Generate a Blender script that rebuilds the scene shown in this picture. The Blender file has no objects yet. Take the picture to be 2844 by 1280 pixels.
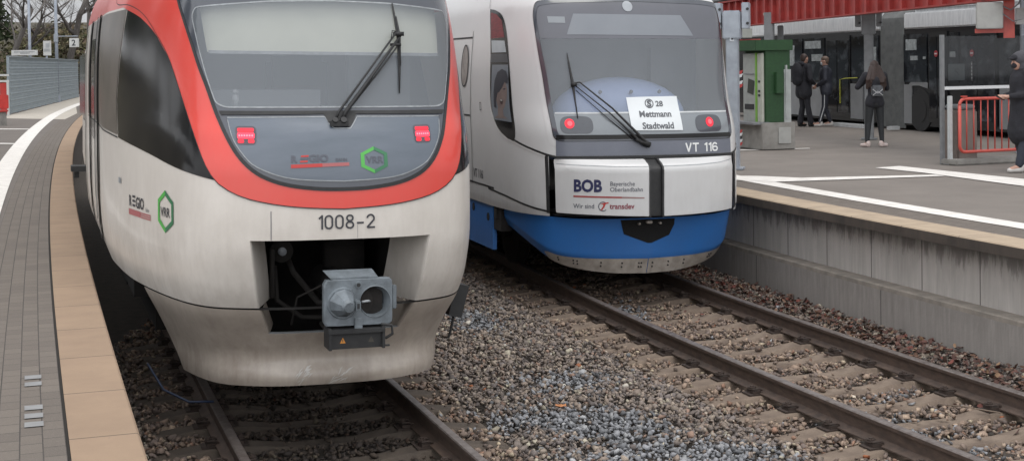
import bpy, bmesh, math, random
import numpy as np
from mathutils import Vector, Matrix, noise as mnoise
from math import sin, cos, pi, radians, sqrt, atan2, hypot, floor
random.seed(7)
scn = bpy.context.scene
COL = scn.collection
# ---------------- camera ----------------
PITCH, ROLL, CAMZ, FPX = 2.94e-2, -1.44e-2, 2.6767, 3968.75
F_ = Vector((0, cos(PITCH), -sin(PITCH))); R_ = Vector((1, 0, 0)); U_ = R_.cross(F_)
Rr = R_*cos(ROLL)+U_*sin(ROLL); Ur = -R_*sin(ROLL)+U_*cos(ROLL)
cam = bpy.data.cameras.new('camera'); camo = bpy.data.objects.new('camera', cam); COL.objects.link(camo)
camo.matrix_world = Matrix(((Rr.x, Ur.x, -F_.x, 0), (Rr.y, Ur.y, -F_.y, 0), (Rr.z, Ur.z, -F_.z, CAMZ), (0, 0, 0, 1)))
cam.sensor_fit = 'HORIZONTAL'; cam.sensor_width = 36; cam.lens = FPX/2844*36
cam.shift_x = 0; cam.shift_y = -(640-290)/2844
cam.clip_start = .1; cam.clip_end = 1500
scn.camera = camo
# ---------------- world: overcast daylight ----------------
SUN_EL, SUN_ROT = radians(76), radians(130)
w = bpy.data.worlds.new('World'); scn.world = w; w.use_nodes = True
nt = w.node_tree; nt.nodes.clear()
sky = nt.nodes.new('ShaderNodeTexSky'); sky.sky_type = 'NISHITA'; sky.sun_disc = False
sky.sun_elevation = SUN_EL; sky.sun_rotation = SUN_ROT; sky.air_density = 1.0; sky.dust_density = 4.0; sky.ozone_density = 1.0
hs = nt.nodes.new('ShaderNodeHueSaturation'); hs.inputs['Saturation'].default_value = .16
bg = nt.nodes.new('ShaderNodeBackground'); bg.inputs["Strength"].default_value = .15
wo = nt.nodes.new('ShaderNodeOutputWorld')
nt.links.new(sky.outputs[0], hs.inputs['Color']); cl = nt.nodes.new('ShaderNodeMix'); cl.data_type = 'RGBA'; cl.inputs[0].default_value = .8; nt.links.new(hs.outputs[0], cl.inputs[6]); cl.inputs[7].default_value = (5.6, 5.7, 5.9, 1)   # even cloud sheet over the sky
tc = nt.nodes.new('ShaderNodeTexCoord'); vm = nt.nodes.new('ShaderNodeVectorMath'); vm.operation = 'DOT_PRODUCT'; vm.inputs[1].default_value = (-.32, -.90, .28); nt.links.new(tc.outputs['Generated'], vm.inputs[0])
mr = nt.nodes.new('ShaderNodeMapRange'); mr.inputs[1].default_value = -1; mr.inputs[2].default_value = 1; mr.inputs[3].default_value = .42; mr.inputs[4].default_value = 1.75; nt.links.new(vm.outputs['Value'], mr.inputs[0])   # the cloud is brighter behind the photographer
vs_ = nt.nodes.new('ShaderNodeVectorMath'); vs_.operation = 'SCALE'; nt.links.new(cl.outputs[2], vs_.inputs[0]); nt.links.new(mr.outputs[0], vs_.inputs['Scale']); nt.links.new(vs_.outputs[0], bg.inputs['Color']); nt.links.new(bg.outputs[0], wo.inputs['Surface'])
# ---------------- sun (soft, behind cloud) ----------------
sl = bpy.data.lights.new('sun', 'SUN'); sl.energy = .5; sl.angle = radians(25); sl.color = (1, .96, .9)
so = bpy.data.objects.new('sun', sl); COL.objects.link(so)
sd = Vector((sin(SUN_ROT)*cos(SUN_EL), cos(SUN_ROT)*cos(SUN_EL), sin(SUN_EL)))
so.rotation_euler = (-sd).to_track_quat('-Z', 'Y').to_euler()
scn.view_settings.view_transform = 'Standard'; scn.view_settings.look = 'None'
scn.view_settings.exposure = 0.5; scn.view_settings.gamma = 1
# ---------------- tagging ----------------
def tag(o, label=None, cat=None, group=None, kind=None):
    if label: o['label'] = label
    if cat: o['category'] = cat
    if group: o['group'] = group
    if kind: o['kind'] = kind
    return o
def empty(name, label, cat, M=None, group=None):
    o = bpy.data.objects.new(name, None); o.empty_display_size = .2; COL.objects.link(o)
    if M is not None: o.matrix_world = M
    return tag(o, label, cat, group)
def link(name, me, mats, parent=None, smooth=False):
    for m in (mats if isinstance(mats, (list, tuple)) else [mats]): me.materials.append(m)
    if smooth:
        me.polygons.foreach_set('use_smooth', [True]*len(me.polygons))
    o = bpy.data.objects.new(name, me); COL.objects.link(o)
    if parent: o.parent = parent
    return o
# ---------------- materials ----------------
def new_mat(name):
    m = bpy.data.materials.new(name); m.use_nodes = True
    n = m.node_tree.nodes; b = n['Principled BSDF']
    return m, m.node_tree, n, b
def mixc(nt, fac, a, b):
    x = nt.nodes.new('ShaderNodeMix'); x.data_type = 'RGBA'
    for s, v in ((0, fac), (6, a), (7, b)):
        if hasattr(v, 'is_linked') or hasattr(v, 'links'): nt.links.new(v, x.inputs[s])
        else: x.inputs[s].default_value = v if s == 0 else (*v, 1)
    return x.outputs[2]
def ramp(nt, fac, lo, hi):
    r = nt.nodes.new('ShaderNodeMapRange'); r.inputs[1].default_value = lo; r.inputs[2].default_value = hi
    nt.links.new(fac, r.inputs[0]); return r.outputs[0]
def mth(nt, op, a, b=None):
    x = nt.nodes.new('ShaderNodeMath'); x.operation = op
    for i, v in enumerate((a, b)):
        if v is None: continue
        if isinstance(v, (int, float)): x.inputs[i].default_value = v
        else: nt.links.new(v, x.inputs[i])
    return x.outputs[0]
def coords(nt, which='Object', scale=(1, 1, 1)):
    t = nt.nodes.new('ShaderNodeTexCoord'); mp = nt.nodes.new('ShaderNodeMapping'); mp.inputs['Scale'].default_value = scale
    nt.links.new(t.outputs[which], mp.inputs['Vector']); return mp.outputs[0]
def noise(nt, vec, scale, detail=4, rough=.55):
    x = nt.nodes.new('ShaderNodeTexNoise'); x.inputs['Scale'].default_value = scale; x.inputs['Detail'].default_value = detail; x.inputs['Roughness'].default_value = rough
    nt.links.new(vec, x.inputs['Vector']); return x.outputs['Fac']
def bump(nt, b, h, strength=.3, dist=.01):
    x = nt.nodes.new('ShaderNodeBump'); x.inputs['Strength'].default_value = strength; x.inputs['Distance'].default_value = dist
    nt.links.new(h, x.inputs['Height']); nt.links.new(x.outputs[0], b.inputs['Normal'])
def mat(name, c, rough=.6, c2=None, scale=6, metal=0., coat=0., bmp=0., bscale=60, spec=.5, stretch=(1, 1, 1), lo=.35, hi=.65, coord='Object'):
    m, nt, n, b = new_mat(name)
    b.inputs['Roughness'].default_value = rough; b.inputs['Metallic'].default_value = metal
    b.inputs['Coat Weight'].default_value = coat; b.inputs['Coat Roughness'].default_value = .08
    b.inputs['Specular IOR Level'].default_value = spec
    vec = coords(nt, coord, stretch)
    if c2 is None: c2 = tuple(min(1, v*.82) for v in c)
    f = ramp(nt, noise(nt, vec, scale, 6, .6), lo, hi)
    nt.links.new(mixc(nt, f, c, c2), b.inputs['Base Color'])
    if bmp: bump(nt, b, noise(nt, vec, bscale, 4), bmp, .01)
    return m
def flat(name, c, rough=.5, metal=0., emit=0.):
    m, nt, n, b = new_mat(name); b.inputs['Base Color'].default_value = (*c, 1); b.inputs['Roughness'].default_value = rough; b.inputs['Metallic'].default_value = metal
    if emit: b.inputs['Emission Color'].default_value = (*c, 1); b.inputs['Emission Strength'].default_value = emit
    return m
def glass(name, c, alpha, rough=.04):
    m, nt, n, b = new_mat(name); b.inputs['Base Color'].default_value = (*c, 1); b.inputs['Roughness'].default_value = rough
    b.inputs['Alpha'].default_value = alpha; b.inputs['Coat Weight'].default_value = .6; b.inputs['Coat Roughness'].default_value = .02
    return m
def paint(name, c, dirt=(.22, .19, .16), amount=.5, zlo=.3, zhi=1.6, rough=.38, coat=.25):
    """vehicle paint with road film that thickens towards the rail (real dirt, laid heavier on the ivory for underside shade) plus blotches"""
    m, nt, n, b = new_mat(name); vec = coords(nt)
    sp = nt.nodes.new('ShaderNodeSeparateXYZ'); nt.links.new(vec, sp.inputs[0])
    g = ramp(nt, sp.outputs['Z'], zhi, zlo)
    f1 = ramp(nt, noise(nt, vec, 2.3, 8, .65), .35, .7); f2 = ramp(nt, noise(nt, coords(nt, 'Object', (6, 6, 1.2)), 3, 5, .6), .4, .75)
    d = mth(nt, 'MULTIPLY', mth(nt, 'ADD', mth(nt, 'MULTIPLY', f1, .6), mth(nt, 'MULTIPLY', f2, .28)), mth(nt, 'ADD', mth(nt, 'MULTIPLY', g, amount), amount*.22))
    sp2 = ramp(nt, noise(nt, vec, 55, 3, .7), .68, .78)
    d = mth(nt, 'MINIMUM', mth(nt, 'ADD', d, mth(nt, 'MULTIPLY', sp2, .22)), .9)
    nt.links.new(mixc(nt, d, c, dirt), b.inputs['Base Color'])
    nt.links.new(mth(nt, 'ADD', mth(nt, 'MULTIPLY', d, .4), rough), b.inputs['Roughness'])
    b.inputs['Coat Weight'].default_value = coat; b.inputs['Coat Roughness'].default_value = .12
    bump(nt, b, noise(nt, vec, 1.3, 2), .05, .05)
    return m
# ---------------- mesh builder ----------------
class MB:
    def __init__(s): s.v = []; s.f = []; s.m = []; s.uv = None
    def add(s, vs, fs, mi=0):
        k = len(s.v); s.v += [tuple(v) for v in vs]; s.f += [tuple(i+k for i in f) for f in fs]; s.m += [mi]*len(fs); return s
    def box(s, c, d, rz=0, mi=0, R=None):
        hx, hy, hz = d[0]/2, d[1]/2, d[2]/2; ca, sa = cos(rz), sin(rz); vs = []
        for z in (-hz, hz):
            for x, y in ((-hx, -hy), (hx, -hy), (hx, hy), (-hx, hy)):
                p = Vector((x*ca-y*sa, x*sa+y*ca, z))
                if R is not None: p = R @ Vector((x, y, z))
                vs.append((c[0]+p.x, c[1]+p.y, c[2]+p.z))
        return s.add(vs, [(0, 3, 2, 1), (4, 5, 6, 7), (0, 1, 5, 4), (1, 2, 6, 5), (2, 3, 7, 6), (3, 0, 4, 7)], mi)
    def cyl(s, a, b, r0, r1=None, n=12, mi=0, caps=True):
        r1 = r0 if r1 is None else r1; a = Vector(a); b = Vector(b); d = (b-a).normalized()
        u = d.orthogonal().normalized(); v = d.cross(u); vs = []
        for p, r in ((a, r0), (b, r1)):
            for k in range(n):
                t = 2*pi*k/n; vs.append(p+u*(r*cos(t))+v*(r*sin(t)))
        fs = [(k, (k+1) % n, n+(k+1) % n, n+k) for k in range(n)]
        if caps: fs += [tuple(range(n-1, -1, -1)), tuple(range(n, 2*n))]
        return s.add(vs, fs, mi)
    def tube(s, pts, r, n=8, mi=0):
        pts = [Vector(p) for p in pts]; rs = r if isinstance(r, (list, tuple)) else [r]*len(pts); vs = []; u = None
        for i, p in enumerate(pts):
            d = (pts[min(i+1, len(pts)-1)]-pts[max(i-1, 0)]).normalized()
            u = (u-d*u.dot(d)) if u is not None else d.orthogonal()
            u.normalize(); v = d.cross(u)
            for k in range(n):
                t = 2*pi*k/n; vs.append(p+u*(rs[i]*cos(t))+v*(rs[i]*sin(t)))
        fs = []
        for i in range(len(pts)-1):
            for k in range(n): fs.append((i*n+k, i*n+(k+1) % n, (i+1)*n+(k+1) % n, (i+1)*n+k))
        fs += [tuple(range(n-1, -1, -1)), tuple((len(pts)-1)*n+k for k in range(n))]
        return s.add(vs, fs, mi)
    def grid(s, fn, nu, nv, mi=0, closed=False):
        vs = [fn(i, j) for j in range(nv) for i in range(nu)]
        fs = [(j*nu+i, j*nu+i+1, (j+1)*nu+i+1, (j+1)*nu+i) for j in range(nv-1) for i in range(nu-1)]
        return s.add(vs, fs, mi)
    def ell(s, c, r, n=12, m=8, mi=0):
        vs = []
        for j in range(m+1):
            a = pi*j/m
            for i in range(n):
                t = 2*pi*i/n; vs.append((c[0]+r[0]*sin(a)*cos(t), c[1]+r[1]*sin(a)*sin(t), c[2]+r[2]*cos(a)))
        fs = [(j*n+i, j*n+(i+1) % n, (j+1)*n+(i+1) % n, (j+1)*n+i) for j in range(m) for i in range(n)]
        return s.add(vs, fs, mi)
    def mesh(s, flipy=False):
        me = bpy.data.meshes.new('m'); v = [(x, -y, z) for x, y, z in s.v] if flipy else s.v
        me.from_pydata(v, [], s.f); me.polygons.foreach_set('material_index', s.m)
        bm = bmesh.new(); bm.from_mesh(me)
        bmesh.ops.remove_doubles(bm, verts=bm.verts, dist=1e-5); bmesh.ops.recalc_face_normals(bm, faces=bm.faces); bm.to_mesh(me); bm.free()
        return me
    def build(s, name, mats, parent=None, flipy=False, smooth=False, bevel=0., seg=2):
        me = s.mesh(flipy)
        if bevel:
            bm = bmesh.new(); bm.from_mesh(me)
            es = [e for e in bm.edges if len(e.link_faces) == 2 and e.calc_face_angle(0) > .5]
            bmesh.ops.bevel(bm, geom=es, offset=bevel, segments=seg, affect='EDGES', clamp_overlap=True); bm.to_mesh(me); bm.free()
        o = link(name, me, mats, parent, smooth)
        if smooth == 'auto':
            me.polygons.foreach_set('use_smooth', [True]*len(me.polygons))
            try: me.set_sharp_from_angle(angle=radians(35))
            except Exception: pass
        return o
def uvgrid(name, rows, mats, parent=None, mis=None, smooth=False):
    """rows: list of rows of (x,y,z,u,v); consecutive rows joined; mis: material index for each strip"""
    me = bpy.data.meshes.new(name); n = len(rows[0]); vs = [p[:3] for r in rows for p in r]
    fs = []; mi = []
    for j in range(len(rows)-1):
        for i in range(n-1): fs.append((j*n+i, j*n+i+1, (j+1)*n+i+1, (j+1)*n+i)); mi.append(mis[j] if mis else 0)
    me.from_pydata(vs, [], fs); me.polygons.foreach_set('material_index', mi)
    uvl = me.uv_layers.new(name='UVMap'); fl = [p[3:5] for r in rows for p in r]
    idx = np.zeros(len(me.loops), dtype=np.int32); me.loops.foreach_get('vertex_index', idx)
    uvl.data.foreach_set('uv', np.array(fl, dtype=np.float32)[idx].ravel())
    return link(name, me, mats, parent, smooth)
# ---------------- lettering and decals on curved bodies ----------------
def text_bm(txt, size, bold=0., align='LEFT', sx=1.):
    cu = bpy.data.curves.new('t', 'FONT'); cu.body = txt; cu.size = size; cu.align_x = align; cu.offset = bold; cu.resolution_u = 3
    ob = bpy.data.objects.new('t', cu); me = bpy.data.meshes.new_from_object(ob)
    bm = bmesh.new(); bm.from_mesh(me)
    for v in bm.verts: v.co.x *= sx
    bpy.data.objects.remove(ob); bpy.data.curves.remove(cu); bpy.data.meshes.remove(me)
    return bm
def poly_bm(pts, holes=()):
    bm = bmesh.new(); f = bm.faces.new([bm.verts.new((x, y, 0)) for x, y in pts]); f.normal_update()
    bmesh.ops.triangulate(bm, faces=bm.faces[:], quad_method='BEAUTY', ngon_method='EAR_CLIP'); return bm
def ring_bm(a, b):
    bm = bmesh.new(); va = [bm.verts.new((x, y, 0)) for x, y in a]; vb = [bm.verts.new((x, y, 0)) for x, y in b]
    for i in range(len(a)-1): bm.faces.new((va[i], va[i+1], vb[i+1], vb[i]))
    return bm
def chop(bm, step):
    if not bm.verts: return bm
    for ax in (0, 1):
        lo = min(v.co[ax] for v in bm.verts); hi = max(v.co[ax] for v in bm.verts); k = floor(lo/step)+1
        while k*step < hi:
            co = [0, 0, 0]; no = [0, 0, 0]; co[ax] = k*step; no[ax] = 1
            bmesh.ops.bisect_plane(bm, geom=bm.verts[:]+bm.edges[:]+bm.faces[:], plane_co=co, plane_no=no, dist=1e-6); k += 1
    return bm
def on_surf(name, bm, surf, mats, parent, off=.004, s0=0., z0=0., step=.04, smooth=True, solid=0.):
    """wrap a flat drawing (x, y) onto a body surface at (s0+x, z0+y)"""
    chop(bm, step)
    bmesh.ops.triangulate(bm, faces=[f for f in bm.faces if len(f.verts) > 4])
    for v in bm.verts:
        p = surf.P(s0+v.co.x, z0+v.co.y, off); v.co = (p[0], -p[1], p[2])
    if solid:
        r = bmesh.ops.extrude_face_region(bm, geom=bm.faces[:])
        c = Vector((0, 4, 1.5))
        for e in r['geom']:
            if isinstance(e, bmesh.types.BMVert):
                d = Vector((-e.co.x*.5, 1., 0)).normalized(); e.co += d*solid
    bmesh.ops.recalc_face_normals(bm, faces=bm.faces)
    # make open sheets face outwards (away from the body axis)
    if not solid:
        for f in bm.faces:
            c = f.calc_center_median(); outw = Vector((c.x, -1.2 if c.y < 2 else 0, 0))
            if f.normal.dot(outw) < 0: f.normal_flip()
    me = bpy.data.meshes.new(name); bm.to_mesh(me); bm.free()
    o = link(name, me, mats, parent, smooth)
    return o
def inside(p, poly):
    x, y = p; c = False; n = len(poly)
    for i in range(n):
        x1, y1 = poly[i]; x2, y2 = poly[i-1]
        if (y1 > y) != (y2 > y) and x < (x2-x1)*(y-y1)/(y2-y1)+x1: c = not c
    return c
def mirror(pts):
    """pts from the centre line outwards (s>=0) -> full outline from left to right"""
    return [(-a, b) for a, b in reversed(pts) if a > 1e-6]+list(pts)
def shell(name, surf, scols, zrows, mats, parent, skip=None, matfn=None, warp=None, off=0.):
    me = bpy.data.meshes.new(name); vs = []; fs = []; mi = []; n = len(scols)
    for z in zrows:
        for s in scols:
            ss = warp(s, z) if warp else s
            p = surf.P(ss, z, off); vs.append((p[0], -p[1], p[2]))
    for j in range(len(zrows)-1):
        for i in range(n-1):
            sm = (scols[i]+scols[i+1])/2; zm = (zrows[j]+zrows[j+1])/2
            if skip and skip(sm, zm, scols[i], scols[i+1], zrows[j], zrows[j+1]): continue
            fs.append((j*n+i, j*n+i+1, (j+1)*n+i+1, (j+1)*n+i)); mi.append(matfn(sm, zm) if matfn else 0)
    me.from_pydata(vs, [], fs); me.polygons.foreach_set('material_index', mi)
    bm = bmesh.new(); bm.from_mesh(me)
    bmesh.ops.delete(bm, geom=[v for v in bm.verts if not v.link_faces], context='VERTS')
    bmesh.ops.recalc_face_normals(bm, faces=bm.faces); bm.to_mesh(me); bm.free()
    return link(name, me, mats, parent, True)
def frange(a, b, st):
    n = max(1, int(round((b-a)/st))); return [a+(b-a)*i/n for i in range(n+1)]
def stroke_text(name, txt, s0, z0, h, w, t, surf, m, parent, off, gap=1.32):
    """narrow grotesque numerals drawn as ribbons"""
    def stad(cx, cz, rx, rz, n=28):
        k = min(rx, rz); out = []
        for i in range(n+1):
            a = 2*pi*i/n; c, s_ = cos(a), sin(a); out.append((cx+k*c+(rx-k)*(1 if c > 0 else -1)*(abs(c) > 1e-6), cz+k*s_+(rz-k)*(1 if s_ >= 0 else -1)))
        out[-1] = out[0]; return out
    W = w/2; H = h; x = s0; q = t/2; k_ = 0
    G = {'0': [stad(W, H/2, W-q, H/2-q)], '8': [stad(W, H*.27, W-q, H*.27-q), stad(W, H*.75, W*.88-q, H*.25-q)], '1': [[(W*.98, 0), (W*.98, H)], [(W*.25, H*.74), (W*.95, H-q)]],
         '2': [[(q, H*.74)]+[(W+(W-q)*cos(a), H-W+(W-q)*sin(a)) for a in [pi*.95-i*pi*1.12/14 for i in range(15)]]+[(q*1.2, q*1.3)], [(q*.6, q), (2*W, q)]],
         '-': [[(q, H*.40), (2*W-q, H*.40)]], '6': [stad(W, H*.31, W-q, H*.31-q), [(q, H*.31), (q, H*.68)]+[(W+(W-q)*cos(a), H-W+(W-q)*sin(a)) for a in [pi-i*pi*.85/10 for i in range(11)]]],
         'V': [[(q, H), (W, q*.4)], [(2*W-q, H), (W, q*.4)]], 'T': [[(0, H-q), (2*W, H-q)], [(W, 0), (W, H-q)]], ' ': []}
    for ch in txt:
        for st in G[ch]:
            k_ += 1; n = len(st); a = []; b = []
            cl = st[0] == st[-1]
            for i in range(n):
                p = st[i-1] if i else (st[-2] if cl else st[0]); r = st[i+1] if i < n-1 else (st[1] if cl else st[-1])
                tx, ty = r[0]-p[0], r[1]-p[1]; l = hypot(tx, ty) or 1; a.append((st[i][0]-ty/l*q, st[i][1]+tx/l*q)); b.append((st[i][0]+ty/l*q, st[i][1]-tx/l*q))
            on_surf(name, ring_bm(a, b), surf, [m], parent, off+.0004*(k_ % 5), x, z0, .03)
        x += w*gap*(.62 if ch in '1 ' else 1)
# ---------------- track geometry ----------------
C1 = Vector((596.65980, 210.67990)); R1 = 630.6138
C2 = Vector((106.9314, 47.2735)); R2 = 109.7856
PZ = .9679
def arc(C, R, a, dr):          # a = arc metres measured on the track centre line (angle*R); dr = radial offset (+ = left/outside)
    t = a/R; return (C.x+(R+dr)*cos(t), C.y+(R+dr)*sin(t))
def arc_at(C, R, D):
    s = (D-C.y)/R; return atan2(s, -sqrt(1-s*s))*R if s >= 0 else (atan2(s, -sqrt(1-s*s)))*R
def veh_matrix(C, R, D, dx, cant):
    s = (D-C.y)/R; px, py = C.x-R*sqrt(1-s*s), D
    rx, ry = (px-C.x)/R, (py-C.y)/R; tx, ty = -ry, rx
    if ty < 0: tx, ty = -tx, -ty
    Yx, Yy = -tx, -ty; Xx, Xy = -Yy, Yx
    if Xx < 0: Xx, Xy = -Xx, -Xy
    o = (px+Xx*dx, py+Xy*dx)
    return Matrix.Translation((o[0], o[1], 0)) @ Matrix.Rotation(atan2(Xy, Xx), 4, 'Z') @ Matrix.Rotation(cant, 4, 'Y')

# ---------------- setting materials ----------------
def lines_uv(nt, period, phase, width, axis='X'):
    uv = nt.nodes.new('ShaderNodeUVMap'); sp = nt.nodes.new('ShaderNodeSeparateXYZ'); nt.links.new(uv.outputs[0], sp.inputs[0])
    fr = mth(nt, 'FRACT', mth(nt, 'DIVIDE', mth(nt, 'ADD', sp.outputs[axis], -phase), period))
    # wobble so that joints are not ruler-clean
    return mth(nt, 'LESS_THAN', fr, width/period)
def slab_mat():
    m, nt, n, b = new_mat('platform_edge_slab'); uv = coords(nt, 'UV'); ob = coords(nt, 'Object')
    f = ramp(nt, noise(nt, ob, 2.5, 6, .6), .35, .7)
    c = mixc(nt, f, (.305, .215, .142), (.245, .172, .115))
    sp = ramp(nt, noise(nt, ob, 260, 2, .6), .30, .72); c = mixc(nt, mth(nt, 'MULTIPLY', sp, .35), c, (.25, .17, .12))
    g = ramp(nt, noise(nt, ob, 14, 4, .7), .66, .8); c = mixc(nt, mth(nt, 'MULTIPLY', g, .45), c, (.17, .13, .1))
    j = lines_uv(nt, .965, -1774.895, .012); c = mixc(nt, mth(nt, 'MULTIPLY', j, .8), c, (.06, .045, .035))
    nt.links.new(c, b.inputs['Base Color']); b.inputs['Roughness'].default_value = .9
    bump(nt, b, mth(nt, 'SUBTRACT', noise(nt, ob, 240, 3), j), .35, .006); return m
def paver_mat():
    m, nt, n, b = new_mat('grey_pavers'); uv = coords(nt, 'UV'); ob = coords(nt)
    br = nt.nodes.new('ShaderNodeTexBrick'); nt.links.new(uv, br.inputs['Vector'])
    br.inputs['Scale'].default_value = 1; br.inputs['Brick Width'].default_value = .165; br.inputs['Row Height'].default_value = .1
    br.inputs['Mortar Size'].default_value = .0035; br.inputs['Mortar Smooth'].default_value = .3; br.offset = .5
    br.inputs['Color1'].default_value = (.142, .120, .100, 1); br.inputs['Color2'].default_value = (.112, .094, .079, 1); br.inputs['Mortar'].default_value = (.035, .03, .026, 1)
    f = ramp(nt, noise(nt, ob, 1.7, 6), .35, .7); c = mixc(nt, mth(nt, 'MULTIPLY', f, .35), br.outputs[0], (.10, .085, .073))
    sp = ramp(nt, noise(nt, ob, 220, 2, .6), .55, .75); c = mixc(nt, mth(nt, 'MULTIPLY', sp, .3), c, (.4, .35, .3))
    nt.links.new(c, b.inputs['Base Color']); b.inputs['Roughness'].default_value = .88
    bump(nt, b, mth(nt, 'SUBTRACT', mth(nt, 'MULTIPLY', noise(nt, ob, 180, 3), .3), br.outputs['Fac']), .5, .006); return m
def wall_mat(name, base, dark, period, phase, top, hang=.6):
    m, nt, n, b = new_mat(name); uv = coords(nt, 'UV', (1, 1, 1)); st = coords(nt, 'UV', (7, .55, 1)); st2 = coords(nt, 'UV', (1.6, 1, 1))
    f = ramp(nt, noise(nt, st, 2.2, 7, .65), .3, .7); c = mixc(nt, mth(nt, 'MULTIPLY', f, .7), base, tuple(v*.62 for v in base))
    sp = nt.nodes.new('ShaderNodeSeparateXYZ'); nt.links.new(uv, sp.inputs[0])
    # damp stain hanging from the coping, ragged lower edge
    e = mth(nt, 'ADD', sp.outputs['Y'], mth(nt, 'MULTIPLY', mth(nt, 'ADD', noise(nt, coords(nt, 'UV', (7, 1.2, 1)), 1.5, 6, .75), -.5), 1.1))
    s = ramp(nt, e, top-.21, top-.08); c = mixc(nt, mth(nt, 'MULTIPLY', s, hang), c, dark)
    g = ramp(nt, noise(nt, st2, 1.2, 5, .6), .5, .75); c = mixc(nt, mth(nt, 'MULTIPLY', g, .4), c, tuple(v*.55 for v in base))
    j = lines_uv(nt, period, phase, .014); c = mixc(nt, mth(nt, 'MULTIPLY', j, .85), c, (.02, .018, .016))
    nt.links.new(c, b.inputs['Base Color']); b.inputs['Roughness'].default_value = .9
    bump(nt, b, mth(nt, 'SUBTRACT', noise(nt, coords(nt), 30, 6, .6), mth(nt, 'MULTIPLY', j, 3)), .3, .01); return m
def uvjoint_mat(name, c0, c1, period, phase, width=.01, scale=3., spk=.25):
    m, nt, n, b = new_mat(name); ob = coords(nt)
    f = ramp(nt, noise(nt, ob, scale, 7, .62), .35, .68); c = mixc(nt, f, c0, c1)
    g_ = ramp(nt, noise(nt, ob, scale*6, 6, .7), .60, .72); c = mixc(nt, mth(nt, 'MULTIPLY', g_, .35), c, tuple(v*.68 for v in c1))
    sp = ramp(nt, noise(nt, ob, 150, 3, .6), .4, .75); c = mixc(nt, mth(nt, 'MULTIPLY', sp, spk), c, tuple(v*.45 for v in c0))
    j = lines_uv(nt, period, phase, width); c = mixc(nt, mth(nt, 'MULTIPLY', j, .75), c, (.035, .03, .026))
    nt.links.new(c, b.inputs['Base Color']); b.inputs['Roughness'].default_value = .9
    bump(nt, b, noise(nt, ob, 160, 4), .3, .005); return m
M_slabL = slab_mat()
M_slabR = uvjoint_mat('sand_slab', (.42, .33, .235), (.32, .25, .18), .98, -311.04, .012)
M_pav = paver_mat()
M_line = uvjoint_mat('line_paint', (.74, .71, .67), (.60, .57, .53), .30, 0, .006, 5, .12)
M_asph = uvjoint_mat('platform_asphalt', (.195, .172, .152), (.155, .136, .12), 9., 0, .0, 1.1, .35)
M_asphL = uvjoint_mat('left_asphalt', (.15, .13, .113), (.12, .104, .093), 9., 0, .0, 1.5, .3)
M_pale = uvjoint_mat('pale_paving', (.46, .42, .36), (.38, .345, .3), .5, 0, .01, 2, .15)
M_copface = mat('coping_face', (.085, .068, .055), .85, (.05, .042, .036), 5, bmp=.3, stretch=(1, 1, .3))
M_wallU = wall_mat('upper_wall_concrete', (.52, .49, .455), (.11, .10, .092), .975, -311.04, .86)
M_wallL = wall_mat('lower_wall_concrete', (.34, .315, .29), (.12, .112, .10), 2.93, -311.5, .30, .18)
M_ledge = mat('ledge_concrete', (.30, .265, .225), .9, (.20, .18, .155), 6, bmp=.3)
M_soil = mat('track_bed', (.06, .048, .038), .95, (.035, .029, .024), 8, bmp=.5)
M_groove = flat('groove', (.03, .026, .022), .95)
# ---------------- ground, platforms ----------------
mb = MB(); mb.add([(-400, -60, -.42), (400, -60, -.42), (400, 700, -.42), (-400, 700, -.42)], [(0, 1, 2, 3)])
tag(mb.build('ground', M_soil), kind='structure')
A1n = arc_at(C1, R1, -6); A1 = [A1n-i*1.0 for i in range(150)]
A2n = arc_at(C2, R2, -8); A2 = [A2n-i*.8 for i in range(190)]
def strip(name, C, R, As, prof, mats, mis=None, kind='structure'):
    """prof: (radial, z, v)"""
    rows = [[(*arc(C, R, a, dr(i) if callable(dr) else dr), z, a, v) for i, a in enumerate(As)] for dr, z, v in prof]
    return uvgrid(name, rows, mats, None, mis)
# left platform
tag(strip('left_platform_edge', C1, R1, A1, [(1.72, -.4, -.4), (1.72, .84, .84), (1.638, .85, .85), (1.638, PZ-.012, .95), (1.65, PZ, .966), (1.955, PZ, 1.2)], [M_slabL, M_copface], [1, 1, 1, 0, 0]), kind='structure')
tag(strip('left_paving', C1, R1, A1, [(1.955, PZ-.012, 1.955), (1.968, PZ-.012, 1.968), (1.97, PZ-.003, 2.0), (2.47, PZ-.003, 2.5)], [M_groove, M_pav], [0, 0, 1]), kind='structure')
wl0 = lambda i: 2.47+.30*min(1, max(0, (i-18)/45.)); wl1 = lambda i: 2.80+.34*min(1, max(0, (i-18)/45.))
tag(strip('left_safety_line', C1, R1, A1, [(wl0, PZ+.004, 0), (wl1, PZ+.004, .3)], [M_line]), kind='structure')
tag(strip('left_platform', C1, R1, A1, [(2.44, PZ-.004, 2.8), (4.0, PZ-.004, 4), (7, PZ-.004, 7), (26., PZ-.004, 20)], [M_asphL]), kind='structure')
def ground_poly(name, pts, z, m, kind='structure'):
    me = bpy.data.meshes.new(name); me.from_pydata([(x, y, z) for x, y in pts], [], [tuple(range(len(pts)))])
    uv = me.uv_layers.new(name='UVMap')
    for l in me.loops: c = me.vertices[l.vertex_index].co; uv.data[l.index].uv = (c.x*.7+c.y*.7, c.y*.7-c.x*.7)
    return tag(link(name, me, m), kind=kind)
ground_poly('left_pale_paving', [(-17.7, 50.0), (-15.1, 48.2), (-16.6, 54.5), (-20.3, 66.5), (-24.0, 80.0), (-25.2, 86), (-26.0, 86), (-18.6, 52.5)], PZ-.001, M_pale)
for a, b, c, d in [((-15.6, 41.0), (-13.6, 40.4), (-13.55, 40.75), (-15.6, 41.5)), ((-12.7, 33.2), (-11.35, 32.6), (-11.3, 32.9), (-12.7, 33.55))]:
    ground_poly('painted_marking', [a, b, c, d], PZ+.005, M_line)
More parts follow.
